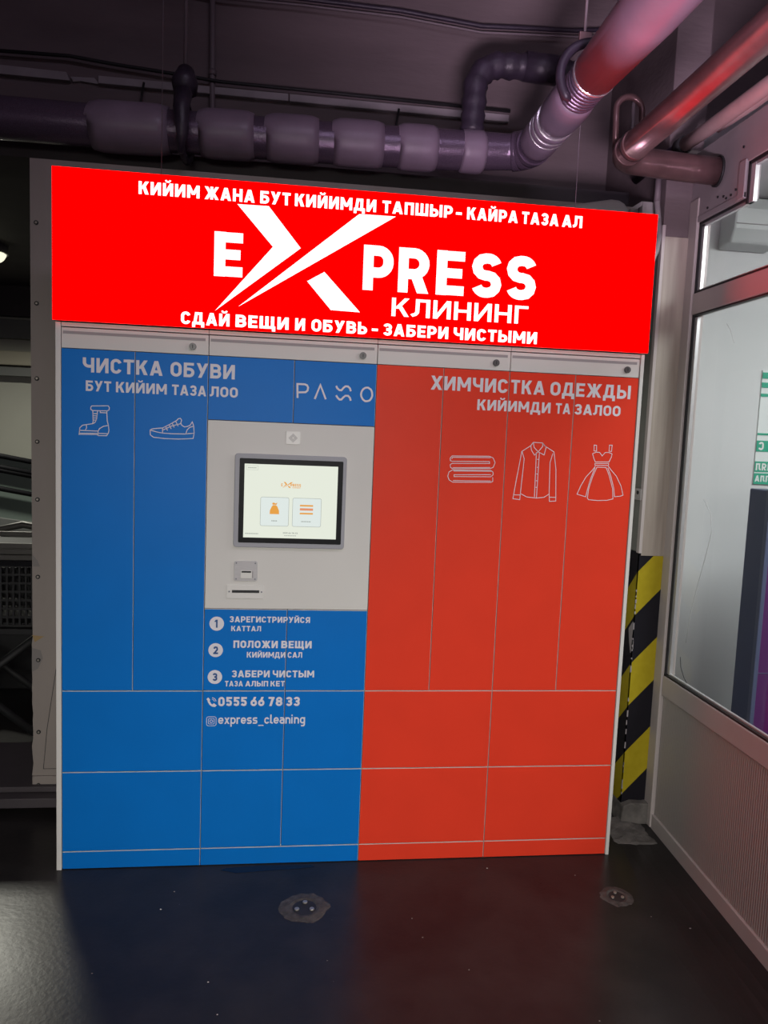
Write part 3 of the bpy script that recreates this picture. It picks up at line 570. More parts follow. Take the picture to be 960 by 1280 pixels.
# rubble heap at the pillar foot
rb = MB(); g = 9
ph = {}
for i in range(g + 1):
    for j in range(g + 1):
        u, v = i / g, j / g; x = 2.20 + 0.22 * u; y = 0.06 + 0.20 * v
        e = math.sin(math.pi * min(1, u * 1.1)) * (0.25 + 0.75 * v) if u < 1 else 0
        ph[i, j] = (x + random.uniform(-.006, .006), y, fz(x, y) - 0.004 + (0.022 * e + random.uniform(0, .005) if 0 < i < g and 0 < j else -0.002))
for i in range(g):
    for j in range(g): rb.face([ph[i, j], ph[i + 1, j], ph[i + 1, j + 1], ph[i, j + 1]])
tag(rb.build('mortar_heap', M['plinth']), 'low grey heap of crumbled mortar at foot of striped pillar', 'rubble')

# ================================================================ BOARD BEHIND THE LOCKERS
bd = thing('wall_board', 'tall grey screwed board rising behind the left side of the lockers', 'board', (-0.25, 0.5, 0.08))
e = [(-0.252, 0.155), (-0.150, 0.155), (2.30, 0.155), (2.30, 2.70), (-0.250, 2.70)]
left = [(-0.250 + random.uniform(-.004, .004), 0.155 + (0.75 - 0.155) * (1 - i / 16)) for i in range(17)]
MB().prism_xz([(2.305, 0.135), (2.305, 2.70), (-0.248, 2.70), (-0.247, 0.80)] + left[:-1] + [(-0.252, 0.135)], 0.5, 0.515).build('panel', M['board'], bd)
MB().box(-0.250, 2.305, 0.494, 0.518, 0.083, 0.134).build('bottom_batten', M['board'], bd, 0.002)
ji = MB(); ji.polys_xz([ccw(p) for p in line_polys([(-0.150, 0.62), (-0.190, 0.34), (-0.205, 0.165), (-0.12, 0.165)], 0.0022)], 0.4994); ji.build('pencil_line', M['rubber'], bd)
pt = MB(); pt.polys_xz([ccw([(-0.248, 0.755), (-0.20, 0.75), (-0.238, 0.725)])], 0.4992); pt.build('tape_residue', M['patch'], bd)
p2_ = MB(); p2_.polys_xz([ccw([(-0.25, 0.70), (-0.215, 0.69), (-0.205, 0.655), (-0.225, 0.61), (-0.25, 0.595)]), ccw([(-0.245, 1.10), (-0.225, 1.075), (-0.215, 1.05), (-0.245, 1.05)])], 0.4992); p2_.build('worn_patch', M['patch2'], bd)
for z in (2.451, 2.133, 1.831, 1.573, 1.333, 1.006, 0.647, 0.33, 0.095):
    s = MB(); y = 0.5 if z > .14 else .494
    s.disc_y(-0.224, z, y - 0.003, y, 0.009, 14, 0); s.disc_y(-0.224, z, y - 0.0045, y - 0.003, 0.0045, 10, 1)
    s.build('screw', [M['rubber'], M['bolt']], bd)

# ================================================================ LOCKER CABINETS
DEP = 0.45
XB = [0.0188, 0.5206, 1.1233, 1.6227, 2.1288]
CG = 'locker cabinets in a row'
spec = [('tall blue locker cabinet with shoe pictograms, leftmost of the row under the red sign',),
        ('narrow-doored blue cabinet with white touchscreen front and numbered steps',),
        ('orange red locker cabinet with folded towel pictogram beside the screen cabinet',),
        ('orange red locker cabinet with shirt and dress pictograms next to striped pillar',)]
G = 0.0013
cabs = []
for k in range(4):
    x0, x1 = XB[k], XB[k + 1]
    t = thing('locker_cabinet', spec[k][0], 'locker', ((x0 + x1) / 2, DEP / 2, 0), CG); cabs.append(t)
    b = MB(); b.box(x0 + .001, x1 - .001, 0.019, DEP, 0.0, 2.0); b.build('carcass', M['seam'], t)
    if k == 0: MB().box(0.0, x0 - 0.001, -0.004, DEP, 0, 2.0).build('side_panel', M['white'], t, 0.0012)
    if k == 3: MB().box(x1 + 0.001, 2.1438, -0.004, DEP, 0, 2.0).build('side_panel', M['white'], t, 0.0012)
    MB().box(x0 + G * .6, x1 - G * .6, 0.0, 0.019, 1.9865, 2.0).build('top_rail', M['white'], t)
    hdp = MB().box(x0 + G, x1 - G, 0.0, 0.019, 1.913, 1.9825).build('header_panel', M['white'], t, 0.0008)
    MB().box(x0 + 0.006, x1 - 0.012, -0.0006, 0.001, 1.961, 1.971).build('finger_slot', M['recess'], hdp)
    lx = (0.465, 1.070, 1.567, 2.079)[k]
    lk = MB(); lk.disc_y(lx, 1.940, -0.006, 0.002, 0.0125, 24, 0); lk.disc_y(lx, 1.940, -0.008, -0.006, 0.0095, 20, 0); lk.box(lx - 0.0015, lx + 0.0015, -0.0086, -0.0075, 1.934, 1.946, 1)
    lk.build('lock', [M['chrome'], M['rubber']], t)
    film = M['blue'] if k < 2 else M['red']
    def door(name, a, b_, z0, z1, m=None):
        d = MB().box(a + G, b_ - G, 0.0, 0.018, z0 + G, z1 - G, 0)
        if m: return d.build(name, m, t, 0.0006, 1)
        lo = z1 < 1.0
        d.box(a + G, b_ - G - (0.0008 if b_ < 2.1 else 0), -0.0004, 0.0, z0 + G, z1 - G - (0.0016 if lo else 0.0), 1)
        return d.build(name, [M['white'], film], t)
    door('kick_plate', x0, x1, 0.002, 0.0704)
    zr = [0.0704, 0.3770, 0.6855]
    if k == 1:
        for z0, z1 in ((0.0704, 0.377), (0.377, 0.6855), (0.6855, 0.9965)):
            door('door', x0, 0.8228, z0, z1); door('door', 0.8228, x1, z0, z1)
        door('door', x0, 0.8248, 1.6855, 1.912); door('door', 0.8248, x1, 1.6855, 1.912)
        con = door('console_panel', x0, x1, 0.9965, 1.6855, M['white'])
    else:
        xm = {0: 0.268, 2: 1.3725, 3: 1.8785}[k]
        door('drawer', x0, x1, 0.0704, 0.377); door('drawer', x0, x1, 0.377, 0.6855)
        door('door', x0, xm, 0.6855, 1.912); door('door', xm, x1, 0.6855, 1.912)

VY = -0.0009
def cab_of(x):
    for k in range(3):
        if x < XB[k + 1]: return k
    return 3
def put_text(key, wt, m):
    z, h, words = TXT[key]
    for t, x0, x1 in words:
        per = {}
        for cx, ps in word_letters(t, x0, x1, z, h, wt): per.setdefault(cab_of(cx), []).extend(ps)
        for k, ps in per.items(): MB().polys_xz(ps, VY).build('lettering', m, cabs[k])
for key, wt in (('shoe1', .20), ('shoe2', .20), ('cl1', .20), ('cl2', .20), ('s1', .21), ('s1b', .2), ('s2', .22), ('s2b', .2), ('s3', .21), ('s3b', .2), ('ph', .22), ('ig', .23)):
    put_text(key, wt, M['vinyl'])
def picto(key, name, k, w=0.0024):
    mb = MB()
    for q in PLY[key]:
        cl_ = abs(q[0][0] - q[-1][0]) + abs(q[0][1] - q[-1][1]) < 1e-4
        mb.polys_xz(line_polys(q, w, cl_), VY)
    mb.build(name, M['vinyl'], cabs[k])
picto('boot', 'boot_pictogram', 0, 0.0028); picto('sneaker', 'sneaker_pictogram', 0, 0.0028)
picto('towel', 'towel_pictogram', 2); picto('shirt', 'shirt_pictogram', 3); picto('dress', 'dress_pictogram', 3)
for kk in (('pasoP',), ('pasoA',), ('wave1', 'wave2'), ('pasoO',)):
    lg = MB()
    for q in kk: lg.polys_xz(line_polys(PLY[q], 0.0068, q == 'pasoO'), VY)
    lg.build('maker_logo_letter', M['vinyl'], cabs[1])
for (cx, cz, n) in ((0.566, 0.940, '1'), (0.564, 0.840, '2'), (0.563, 0.738, '3')):
    d = MB(); d.polys_xz([arcpts(cx, cz, 0.0265, 0, 360, 32)[:-1]], VY); b = d.build('step_badge', M['vinyl'], cabs[1])
    e_ = MB(); hh = 0.030; ww = GW[n] * hh * .92
    for _, ps in word_letters(n, cx - ww / 2 - (.003 if n == '1' else 0), cx + ww / 2 - (.003 if n == '1' else 0), cz - hh / 2, hh, .22): e_.polys_xz(ps, VY - 0.0004)
    e_.build('numeral', M['ink'], b)
ph_ = MB(); ph_.polys_xz(line_polys([(0.540, 0.655), (0.5425, 0.6435), (0.548, 0.634), (0.556, 0.628), (0.567, 0.6265)], 0.0075), VY)
ph_.polys_xz([ccw([(0.5335, 0.653), (0.540, 0.660), (0.5475, 0.650), (0.543, 0.645)]), ccw([(0.5555, 0.633), (0.561, 0.638), (0.572, 0.629), (0.563, 0.6225)])], VY - .0002)
for r_ in (0.010, 0.016): ph_.polys_xz(line_polys(arcpts(0.553, 0.643, r_, 5, 85), 0.0022), VY)
ph_.build('handset_icon', M['vinyl'], cabs[1])
ic = MB(); cx, cz = 0.553, 0.568
def rr(cx, cz, a, r): return arcpts(cx + a - r, cz - a + r, r, -90, 0) + arcpts(cx + a - r, cz + a - r, r, 0, 90) + arcpts(cx - a + r, cz + a - r, r, 90, 180) + arcpts(cx - a + r, cz - a + r, r, 180, 270)
ic.polys_xz(line_polys(rr(cx, cz, 0.0175, 0.007), 0.0020, True), VY); ic.polys_xz(line_polys(rr(cx, cz, 0.0105, 0.003), 0.0016, True), VY); ic.polys_xz(line_polys(arcpts(cx, cz, 0.0052, 0, 360, 20), 0.0020, True), VY)
ic.build('camera_icon', M['vinyl'], cabs[1])

# touchscreen, reader, receipt slot and sensor on the console
con_t = cabs[1]
sb = MB(); sb.rrect(0.620, 1.0245, 1.228, 1.570, 0.012, -0.010, 0.0); fr = sb.build('screen_frame', M['silver'], con_t, 0.0025)
MB().rrect(0.6375, 1.012, 1.2455, 1.553, 0.004, -0.0112, -0.009).build('screen_bezel', M['black'], fr)
MB().box(0.6555, 0.993, -0.0118, -0.0105, 1.265, 1.5335).build('display', M['screen'], fr)
sy = -0.0122
ui = MB(); cds = ((0.7155, 0.8175, 1.3095, 1.4145), (0.8315, 0.9355, 1.3095, 1.4140))
for a, b_, c, d in cds:
    q = arcpts(b_ - .006, c + .006, .006, -90, 0) + arcpts(b_ - .006, d - .006, .006, 0, 90) + arcpts(a + .006, d - .006, .006, 90, 180) + arcpts(a + .006, c + .006, .006, 180, 270)
    ui.polys_xz([q], sy, 0); ui.polys_xz(line_polys(q, 0.0012, True), sy - .0002, 1)
ui.build('menu_card', [M['scr_pale'], M['scr_grey']], fr)
bg = MB(); cx = 0.766
bg.polys_xz([ccw([(cx - .017, 1.353), (cx + .017, 1.353), (cx + .0165, 1.366), (cx + .010, 1.381), (cx + .005, 1.386), (cx - .005, 1.386), (cx - .010, 1.381), (cx - .0165, 1.366)]), ccw([(cx - .007, 1.3875), (cx + .007, 1.3875), (cx + .010, 1.3955), (cx + .003, 1.392), (cx - .003, 1.3955), (cx - .009, 1.393)])], sy - .0003)
bg.build('laundry_bag_icon', M['scr_orange'], fr)
tw = MB()
for z_, hh, mi in ((1.3885, .0045, 0), (1.3755, .0065, 1), (1.3595, .0045, 0)): tw.polys_xz([[(0.858, z_ - hh), (0.906, z_ - hh), (0.906, z_ + hh * .3), (0.858, z_ + hh * .3)]], sy - .0003, mi)
tw.build('towel_icon', [M['scr_orange'], M['scr_salmon']], fr)
lo = MB()
def sx(p): return (0.792 + (p[0] - XR[0]) * SK, 1.4475 + (p[1] - XR[1]) * SK)
XR = (0.5405, 2.045); SK = 0.062
for kk in ('x1', 'x2', 'x3'): lo.polys_xz([ccw([sx(p) for p in PLY[kk]])], sy - .0003)
for t, a, b_ in (('Е', .788, .7935), ('Р', .8215, .8285), ('R', .8295, .8365), ('Е', .838, .8435), ('S', .8450, .8515), ('S', .853, .8595)):
    for _, ps in word_letters(t, a, b_, 1.4555, .0105, .22): lo.polys_xz(ps, sy - .0003)
for _, ps in word_letters('КЛИНИНГ', .829, .859, 1.4497, .0035, .2): lo.polys_xz(ps, sy - .0003)
lo.build('screen_logo', M['scr_orange'], fr)
sm = MB()
for i in range(5): sm.polys_xz([[(0.756 + i * .0042, 1.3265), (0.759 + i * .0042, 1.3265), (0.759 + i * .0042, 1.330), (0.756 + i * .0042, 1.330)]], sy - .0003)
for i in range(8): sm.polys_xz([[(0.864 + i * .0045, 1.3265), (0.867 + i * .0045, 1.3265), (0.867 + i * .0045, 1.330), (0.864 + i * .0045, 1.330)]], sy - .0003)
for t, a, b_ in (('0555', .799, .816), ('66', .819, .828), ('78', .831, .840), ('33', .843, .852)):
    for _, ps in word_letters(t, a, b_, 1.2815, .0058, .2): sm.polys_xz(ps, sy - .0003)
for i in range(11): sm.polys_xz([[(0.662 + i * .0044, 1.278), (0.665 + i * .0044, 1.278), (0.665 + i * .0044, 1.2812), (0.662 + i * .0044, 1.2812)]], sy - .0003)
for i in range(10): sm.polys_xz([[(0.804 + i * .0044, 1.2735), (0.807 + i * .0044, 1.2735), (0.807 + i * .0044, 1.276), (0.804 + i * .0044, 1.276)]], sy - .0003)
for i in range(7): sm.polys_xz([[(0.668 + i * .0044, 1.518), (0.671 + i * .0044, 1.518), (0.671 + i * .0044, 1.521), (0.668 + i * .0044, 1.521)]], sy - .0003)
sm.polys_xz(line_polys([(0.662, 1.512), (0.704, 1.512), (0.704, 1.527), (0.662, 1.527)], .0006, True), sy - .0003)
sm.build('screen_captions', M['scr_grey'], fr)

rd = MB().rrect(0.6245, 0.7095, 1.1015, 1.1765, 0.008, -0.004, 0.0).build('card_reader', M['steel'], con_t, 0.0012)
r2 = MB(); r2.prism_xz([(0.649, 1.112), (0.690, 1.112), (0.690, 1.141), (0.649, 1.141)], -0.0065, -0.004, 0); r2.build('card_guide', M['plate'], rd, 0.001)
MB().box(0.6525, 0.687, -0.0072, -0.0055, 1.1335, 1.1395).build('card_slot', M['rubber'], rd)
MB().prism_xz([(0.6905, 1.114), (0.6945, 1.114), (0.6945, 1.137), (0.6905, 1.141)], -0.0048, -0.004).build('guide_edge', M['recess'], rd)
def screws(parent, pts, y):
    for x, z in pts:
        s = MB(); s.disc_y(x, z, y - 0.0016, y, 0.0034, 12, 0); s.disc_y(x, z, y - 0.0021, y - .0015, 0.0016, 6, 1); s.build('screw', [M['silver'], M['rubber']], parent)
screws(rd, ((0.633, 1.1685), (0.7015, 1.1685), (0.633, 1.1095), (0.7015, 1.1095)), -0.004)
rc = MB().rrect(0.5995, 0.7345, 1.036, 1.086, 0.003, -0.003, 0.0).build('receipt_slot', M['plate'], con_t, 0.001)
MB().box(0.619, 0.718, -0.0036, -0.002, 1.0575, 1.0675).build('slot_opening', M['rubber'], rc)
screws(rc, ((0.609, 1.0615), (0.7265, 1.0615)), -0.003)
se = MB().rrect(0.8005, 0.8515, 1.6085, 1.6555, 0.003, -0.0025, 0.0).build('scanner_window', M['plate'], con_t, 0.0008)
sw = MB(); cx, cz = 0.826, 1.632
for a in (0.006, 0.0105, 0.015): sw.polys_xz(line_polys([(cx, cz - a), (cx + a, cz), (cx, cz + a), (cx - a, cz)], .0014, True), -0.0028)
sw.build('swirl_mark', M['recess'], se)

# ================================================================ RED LIGHTBOX SIGN
sg = thing('lightbox_sign', 'glowing red lightbox sign with white lettering on top of the lockers', 'sign', (1.07, 0.04, 2.004))
MB().box(-0.006, 2.1495, -0.012, 0.10, 2.0045, 2.5125).build('casing', M['alubright'], sg, 0.001)
MB().box(-0.006, 2.1495, -0.0155, -0.0125, 2.0045, 2.5125).build('face', M['redlight'], sg)
LY = -0.0165
def sign_text(key, wt, name):
    z, h, words = TXT[key]
    for t, x0, x1 in words:
        mb = MB()
        for _, ps in word_letters(t, x0, x1, z, h, wt): mb.polys_xz(ps, LY)
        mb.build(name, M['letterlight'], sg)
sign_text('head', .22, 'top_lettering'); sign_text('foot', .22, 'bottom_lettering'); sign_text('klin', .165, 'small_lettering')
sign_text('e', .235, 'name_lettering'); sign_text('press', .225, 'name_lettering')
xl = MB()
for kk in ('x1', 'x2', 'x3'): xl.polys_xz([ccw(list(PLY[kk]))], LY)
xl.build('logo_cross', M['letterlight'], sg)
# ================================================================ PIPES OVERHEAD
PYr, PZr = 0.47, 2.872
ip = thing('insulated_pipe', 'thick grey foam-insulated pipe along wall above sign, with dark looped branch, turning overhead', 'pipe', (0.9, PYr, PZr))
cx_, cy_, rb_ = 1.675, PYr - 0.105, 0.105
path = [(-3.0, PYr, PZr - .04), (0.0, PYr, PZr - .04), (1.0, PYr, PZr - .025), (1.5, PYr, PZr - .01)] + arc3((cx_, cy_, PZr), rb_, (0, 1, 0), (1, 0, 0), 0, 90, 10) + [(1.785, -0.2, PZr), (1.80, -1.2, PZr), (1.84, -3.2, PZr)]
MB().tube(path, [0.080] * 4 + [0.072] * 11 + [0.066] * 3, 24).build('tape_wrap', M['tape'], ip)
def sleeve_x(x0, x1, r, m='foam', name='insulation_sleeve'):
    n = 8; pts = []; rs = []
    for i in range(n + 1):
        t = i / n; x = x0 + (x1 - x0) * t; pts.append((x, PYr, PZr - 0.04 + 0.03 * max(0, min(1, x / 1.6)))); rs.append(r * (1 - 0.10 * (abs(2 * t - 1) ** 6)))
    MB().tube([pts[0]] + pts + [pts[-1]], [r * .8] + rs + [r * .8], 24).build(name, M[m], ip)
for a, b_, r in ((-3.0, -1.2, .098), (-1.18, -0.03, .100), (0.0, 0.30, .097), (0.42, 0.635, .095), (0.685, 0.895, .094), (0.955, 1.16, .093), (1.225, 1.385, .092), (1.485, 1.59, .086)):
    sleeve_x(a, b_, r)
def sleeve_y(y0, y1, r, m='foam', name='insulation_sleeve', p=6):
    n = 8; pts = []; rs = []
    for i in range(n + 1):
        t = i / n; y = y0 + (y1 - y0) * t; pts.append((1.782 + max(0, (-0.2 - y)) * 0.016, y, PZr)); rs.append(r * (1 - 0.14 * (abs(2 * t - 1) ** p)))
    return MB().tube([pts[0]] + pts + [pts[-1]], [r * .72] + rs + [r * .72], 28).build(name, M[m], ip)
for a, b_, r in ((0.355, 0.215, .077), (0.205, 0.172, .078), (0.166, 0.125, .079), (0.118, -0.10, .080)): sleeve_y(a, b_, r, p=4)
sleeve_y(-0.262, -3.2, .088, p=40)
sleeve_y(-0.243, -0.259, .078, 'foil', 'foil_band', 8)
for k_ in range(6): sleeve_y(-0.108 - .021 * k_, -0.126 - .021 * k_, .073, 'tape', 'tape_turn', 6)
for y_ in (0.121, 0.169, 0.210): sleeve_y(y_ + .003, y_ - .003, .0785, 'foil', 'foil_band', 8)
# elbow sleeve segments
for a0, a1 in ((22, 40), (42, 62), (64, 84)):
    MB().tube(arc3((cx_, cy_, PZr), rb_, (0, 1, 0), (1, 0, 0), a0, a1, 5), 0.0775, 24).build('elbow_wrap', M['tape'], ip)
# branch loop rising from the insulated pipe
pth = [(1.535, PYr, PZr + .06), (1.538, PYr, 3.08)] + arc3((1.65, PYr, 3.105), 0.112, (-1, 0, 0), (0, 0, 1), 0, 90, 8) + [(1.76, PYr, 3.222), (1.90, PYr - .01, 3.212), (2.0, PYr - .015, 3.202)]
# resample with small bumps of tape
pp = []
for a, b_ in zip(pth[:-1], pth[1:]):
    a = Vector(a); b_ = Vector(b_); n = max(1, int((b_ - a).length / .018))
    for i in range(n): pp.append(tuple(a.lerp(b_, i / n)))
pp.append(pth[-1])
MB().tube(pp, [0.050 + 0.004 * math.sin(i * 2.1) + random.uniform(-.002, .002) for i in range(len(pp))], 20).build('branch_wrap', M['foamdark'], ip)
MB().tube([(1.745, PYr, 3.224), (1.90, PYr - .01, 3.213)], 0.058, 20).build('branch_sleeve', M['foamdark'], ip)
# wrapped hanger on the pipe at the left
hg = thing('pipe_hanger', 'black tape-wrapped hanger with rod gripping the insulated pipe at left', 'hanger', (0.36, PYr, 2.9))
loop = [(0.362 + 0.010 * math.sin(a), PYr + 0.104 * math.sin(a), PZr - .034 + 0.108 * math.cos(a)) for a in [2 * math.pi * i / 24 for i in range(25)]]
MB().tube(loop, 0.014, 12, caps=False).build('strap', M['foamdark'], hg)
MB().tube([(0.362, PYr - .02, 2.975), (0.362, PYr - .05, 3.01), (0.362, PYr - .02, 3.06)], [0.045, 0.052, 0.034], 16).build('tape_wrap', M['foamdark'], hg)
MB().tube([(0.362, PYr - .085, 2.95), (0.362, PYr - .125, 2.88), (0.366, PYr - .125, 2.80), (0.360, PYr - .115, 2.715)], [0.036, 0.032, 0.024, 0.010], 12).build('tape_end', M['foamdark'], hg)
MB().tube([(0.360, PYr - .02, 3.03), (0.357, PYr - .02, 4.3)], 0.008, 10).build('rod', M['pvc'], hg)
# second hanger near the big pipe
h2 = thing('pipe_strap', 'grey oval loop strap hanging beside the thick overhead pipe', 'hanger', (1.79, -0.14, 2.98))
MB().tube([(1.785 + 0.106 * math.cos(a), -0.205, PZr + 0.008 + 0.108 * math.sin(a)) for a in [math.radians(60 + 170 * i / 20) for i in range(21)]], [0.006] + [0.016] * 19 + [0.006], 10).build('strap', M['foamdark'], h2)
MB().tube([(1.755, -0.205, 2.985), (1.765, -0.205, 4.3)], 0.005, 8).build('rod', M['pvc'], h2)
MB().box(1.735, 1.78, -0.212, -0.198, 2.985, 3.02).build('bracket', M['redpipe'], h2, 0.003)

# red-lit steel pipe with elbow into the partition
rp_ = thing('steel_pipe', 'bare steel pipe lit red, elbowing into the header of glazed partition', 'pipe', (2.03, -0.4, 2.73))
e0 = 0.075
pth = [(2.00, -3.2, 2.745), (2.02, -0.5, 2.735), (2.022, 0.0, 2.733)] + arc3((2.022 + e0, 0.0, 2.731), e0, (-1, 0, 0), (0, 1, 0), 0, 90, 10) + [(2.30, 0.066, 2.718), (2.412, 0.060, 2.714)]
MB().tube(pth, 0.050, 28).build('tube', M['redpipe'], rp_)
for y0, y1 in ((-0.075, -0.045), (-0.012, 0.012)): MB().tube([(2.0215, y0, 2.7335), (2.0215, y1, 2.7332)], 0.0545, 28).build('collar', M['redpipe'], rp_, 0.003)
MB().tube([(2.0215, -0.056, 2.7335), (2.0215, -0.052, 2.7335)], 0.0556, 28).build('joint_ring', M['rubber'], rp_)
MB().tube([(2.4165, 0.059, 2.713), (2.408, 0.06, 2.713)], 0.056, 28).build('wall_collar', M['rubber'], rp_)
MB().tube([(2.005, 0.075, 2.76), (2.002, 0.085, 2.90)] + arc3((2.055, 0.09, 2.915), 0.052, (-1, 0, 0), (0, 0, 1), 10, 170, 10) + [(2.112, 0.09, 2.80)], 0.012, 10).build('hook', M['redpipe'], rp_)
MB().tube([(2.075, 0.10, 2.96), (2.078, 0.10, 2.80)], 0.008, 8).build('pin', M['pvc'], rp_)
# slim pipes near the partition top
s1 = thing('slim_pipe', 'slim painted pipe running above the glazed partition beside the steel pipe', 'pipe', (2.33, 0.1, 2.84))
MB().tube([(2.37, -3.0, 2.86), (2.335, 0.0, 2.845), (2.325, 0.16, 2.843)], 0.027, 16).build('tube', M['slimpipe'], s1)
MB().tube([(2.325, 0.16, 2.843), (2.323, 0.20, 2.843)], 0.034, 16).build('coupling', M['rubber'], s1)
MB().tube([(2.323, 0.20, 2.843), (2.31, 0.55, 2.84)], 0.026, 16).build('tail', M['foamdark'], s1)
s2 = thing('flexible_hose', 'thin bent hose joining the slim pipe above the glazed partition', 'hose', (2.38, -0.1, 2.87))
MB().tube([(2.45, -1.2, 2.90), (2.43, -0.32, 2.885), (2.415, -0.15, 2.872), (2.395, -0.04, 2.862), (2.383, 0.03, 2.857)], 0.015, 14).build('hose', M['slimpipe'], s2)
# vertical conduit on the concrete wall and rod
cv = thing('conduit', 'thin grey conduit dropping down the concrete wall left of centre', 'conduit', (0.415, 0.88, 3.1))
MB().tube([(0.402, 0.878, 4.3), (0.416, 0.878, 3.26), (0.420, 0.878, 3.05), (0.425, 0.878, 2.7)], 0.013, 12).build('tube', M['pvc'], cv)
MB().tube([(0.4165, 0.878, 3.27), (0.4170, 0.878, 3.245)], 0.017, 12).build('coupling', M['pvc'], cv)
# cable bundle along the upper wall
for dz, r, lab in ((0, .010, 'upper dark cable sagging across the concrete wall at top'), (-.028, .006, 'lower thin pale cable sagging across the concrete wall at top')):
    c = MB().tube([(0.2, 0.86, 3.62 + dz), (0.46, 0.86, 3.60 + dz), (0.8, 0.86, 3.605 + dz), (1.26, 0.86, 3.60 + dz), (1.64, 0.86, 3.572 + dz), (2.1, 0.86, 3.598 + dz), (2.7, 0.86, 3.68 + dz)], r, 8).build('cable', M['foamdark'] if dz == 0 else M['pvc'])
    tag(c, lab, 'cable', 'cables across the upper wall')
c = MB().tube([(-0.5, 0.862, 3.255), (-0.2, 0.862, 3.262), (0.0, 0.862, 3.245), (0.12, 0.862, 3.238), (0.28, 0.862, 3.228), (0.45, 0.862, 3.215), (1.0, 0.862, 3.212), (1.8, 0.862, 3.208)], 0.008, 8).build('cable', M['rubber'])
tag(c, 'black cable lying along the pale trim of the concrete wall', 'cable')
for x, z, lab in ((0.12, 3.10, 'short black wire end hanging under the pale trim at left'), (1.27, 3.09, 'short black wire end hanging under the pale trim near centre')):
    c = MB().tube([(x, 0.86, z + .08), (x - .012, 0.86, z), (x - .03, 0.86, z - .04)], 0.005, 8).build('wire_end', M['rubber']); tag(c, lab, 'wire')
# suspension wires of the sign
for x, zt, lab in ((0.345, 2.75, 'thin suspension wire above the left part of red sign'), (1.845, 4.3, 'thin suspension wire above the right part of red sign')):
    c = MB().tube([(x, 0.03, 2.508), (x, 0.03, zt if zt > 4 else 4.3)], 0.0012, 6).build('suspension_wire', M['wire']); tag(c, lab, 'wire', 'suspension wires of the sign')

# casing, bracket and hose behind the right end of the sign
cs = MB()
cs.prism_xz([(1.70, 2.35), (2.215, 2.35), (2.212, 2.62), (2.204, 2.652), (2.188, 2.673), (2.165, 2.684), (2.13, 2.686), (1.86, 2.632), (1.70, 2.60)], 0.375, 0.495)
ct = thing('rounded_casing', 'pale rounded casing peeking over the right end of red sign', 'casing', (1.95, 0.42, 2.35))
cs.build('shell', M['whitebox'], ct, 0.01)
bk = thing('profile_bracket', 'pale angled profile bracket behind the top right corner of red sign', 'bracket', (2.27, 0.35, 2.5))
MB().box(2.245, 2.300, 0.33, 0.36, 2.42, 2.672).build('upright', M['whitebox'], bk, 0.003)
MB().prism_xz([(2.20, 2.625), (2.245, 2.655), (2.245, 2.674), (2.195, 2.640)], 0.335, 0.355).build('arm', M['whitebox'], bk)
MB().box(2.258, 2.262, 0.3285, 0.331, 2.45, 2.66).build('groove', M['recess'], bk)
hs = thing('corrugated_hose', 'ribbed grey hose curving down behind right edge of red sign', 'hose', (2.29, 0.29, 2.6))
pts = []; n = 90
ctl = [(2.288, 0.292, 2.76), (2.288, 0.29, 2.66), (2.290, 0.27, 2.58), (2.272, 0.22, 2.50), (2.24, 0.17, 2.43), (2.19, 0.13, 2.34)]
MB().tube([ctl[0], ctl[1]], 0.0125, 12).build('conduit', M['pvc'], hs)
cv_ = []
for i in range(n + 1):
    t = i / n * (len(ctl) - 2); k = min(int(t), len(ctl) - 3); u = t - k
    a, b_ = Vector(ctl[k + 1]), Vector(ctl[k + 2]); cv_.append(tuple(a.lerp(b_, u)))
MB().tube(cv_, [0.0105 + (0.0025 if i % 2 else 0) for i in range(n + 1)], 12).build('ribs', M['trimgrey'], hs)

# ================================================================ FLOOR FITTINGS
def socket(x, y, k, lab):
    t = thing('floor_socket', lab, 'floor fitting', (x, y, 0.0), 'round floor fittings')
    n = 26; b = MB()
    rads = [0.085 * k, 0.062 * k, 0.052 * k, 0.042 * k]; zz = [0.0006, 0.003, 0.004, 0.0012]
    rngs = [[(x + r * (1 + (random.uniform(-.09, .09) if i == 0 else 0)) * math.cos(2 * math.pi * j / n), y + r * (1 + (random.uniform(-.09, .09) if i == 0 else 0)) * math.sin(2 * math.pi * j / n), zz[i]) for j in range(n)] for i, r in enumerate(rads)]
    for i in range(3):
        for j in range(n): b.face([rngs[i][j], rngs[i][(j + 1) % n], rngs[i + 1][(j + 1) % n], rngs[i + 1][j]])
    b.build('worn_ring', M['drainring'], t)
    MB().tube([(x, y, 0.0004), (x, y, 0.0016)], 0.042 * k, 24).build('cap', M['rubber'], t)
    for a in (85, 200, 335):
        bx, by = x + 0.028 * k * math.cos(math.radians(a)), y + 0.028 * k * math.sin(math.radians(a))
        MB().tube([(bx, by, 0.001), (bx, by, 0.006)], 0.0085 * k, 8).build('bolt', M['bolt'], t)
socket(0.912, -0.28, 1.0, 'worn round floor fitting with three bolts in front of the blue screen cabinet')
socket(2.056, -0.28, 0.72, 'small worn round floor fitting in front of right orange red cabinet')
sn = MB(); out = [(0.60, -0.035), (0.66, -0.058), (0.72, -0.052), (0.80, -0.046), (0.90, -0.040), (0.955, -0.030), (0.94, -0.018), (0.85, -0.014), (0.76, -0.010), (0.68, -0.016), (0.62, -0.022)]
sn.face([(x, y, 0.0008) for x, y in out]); tag(sn.build('wet_patch', M['stain']), 'dark wet patch on the floor at foot of the blue screen cabinet', 'stain')
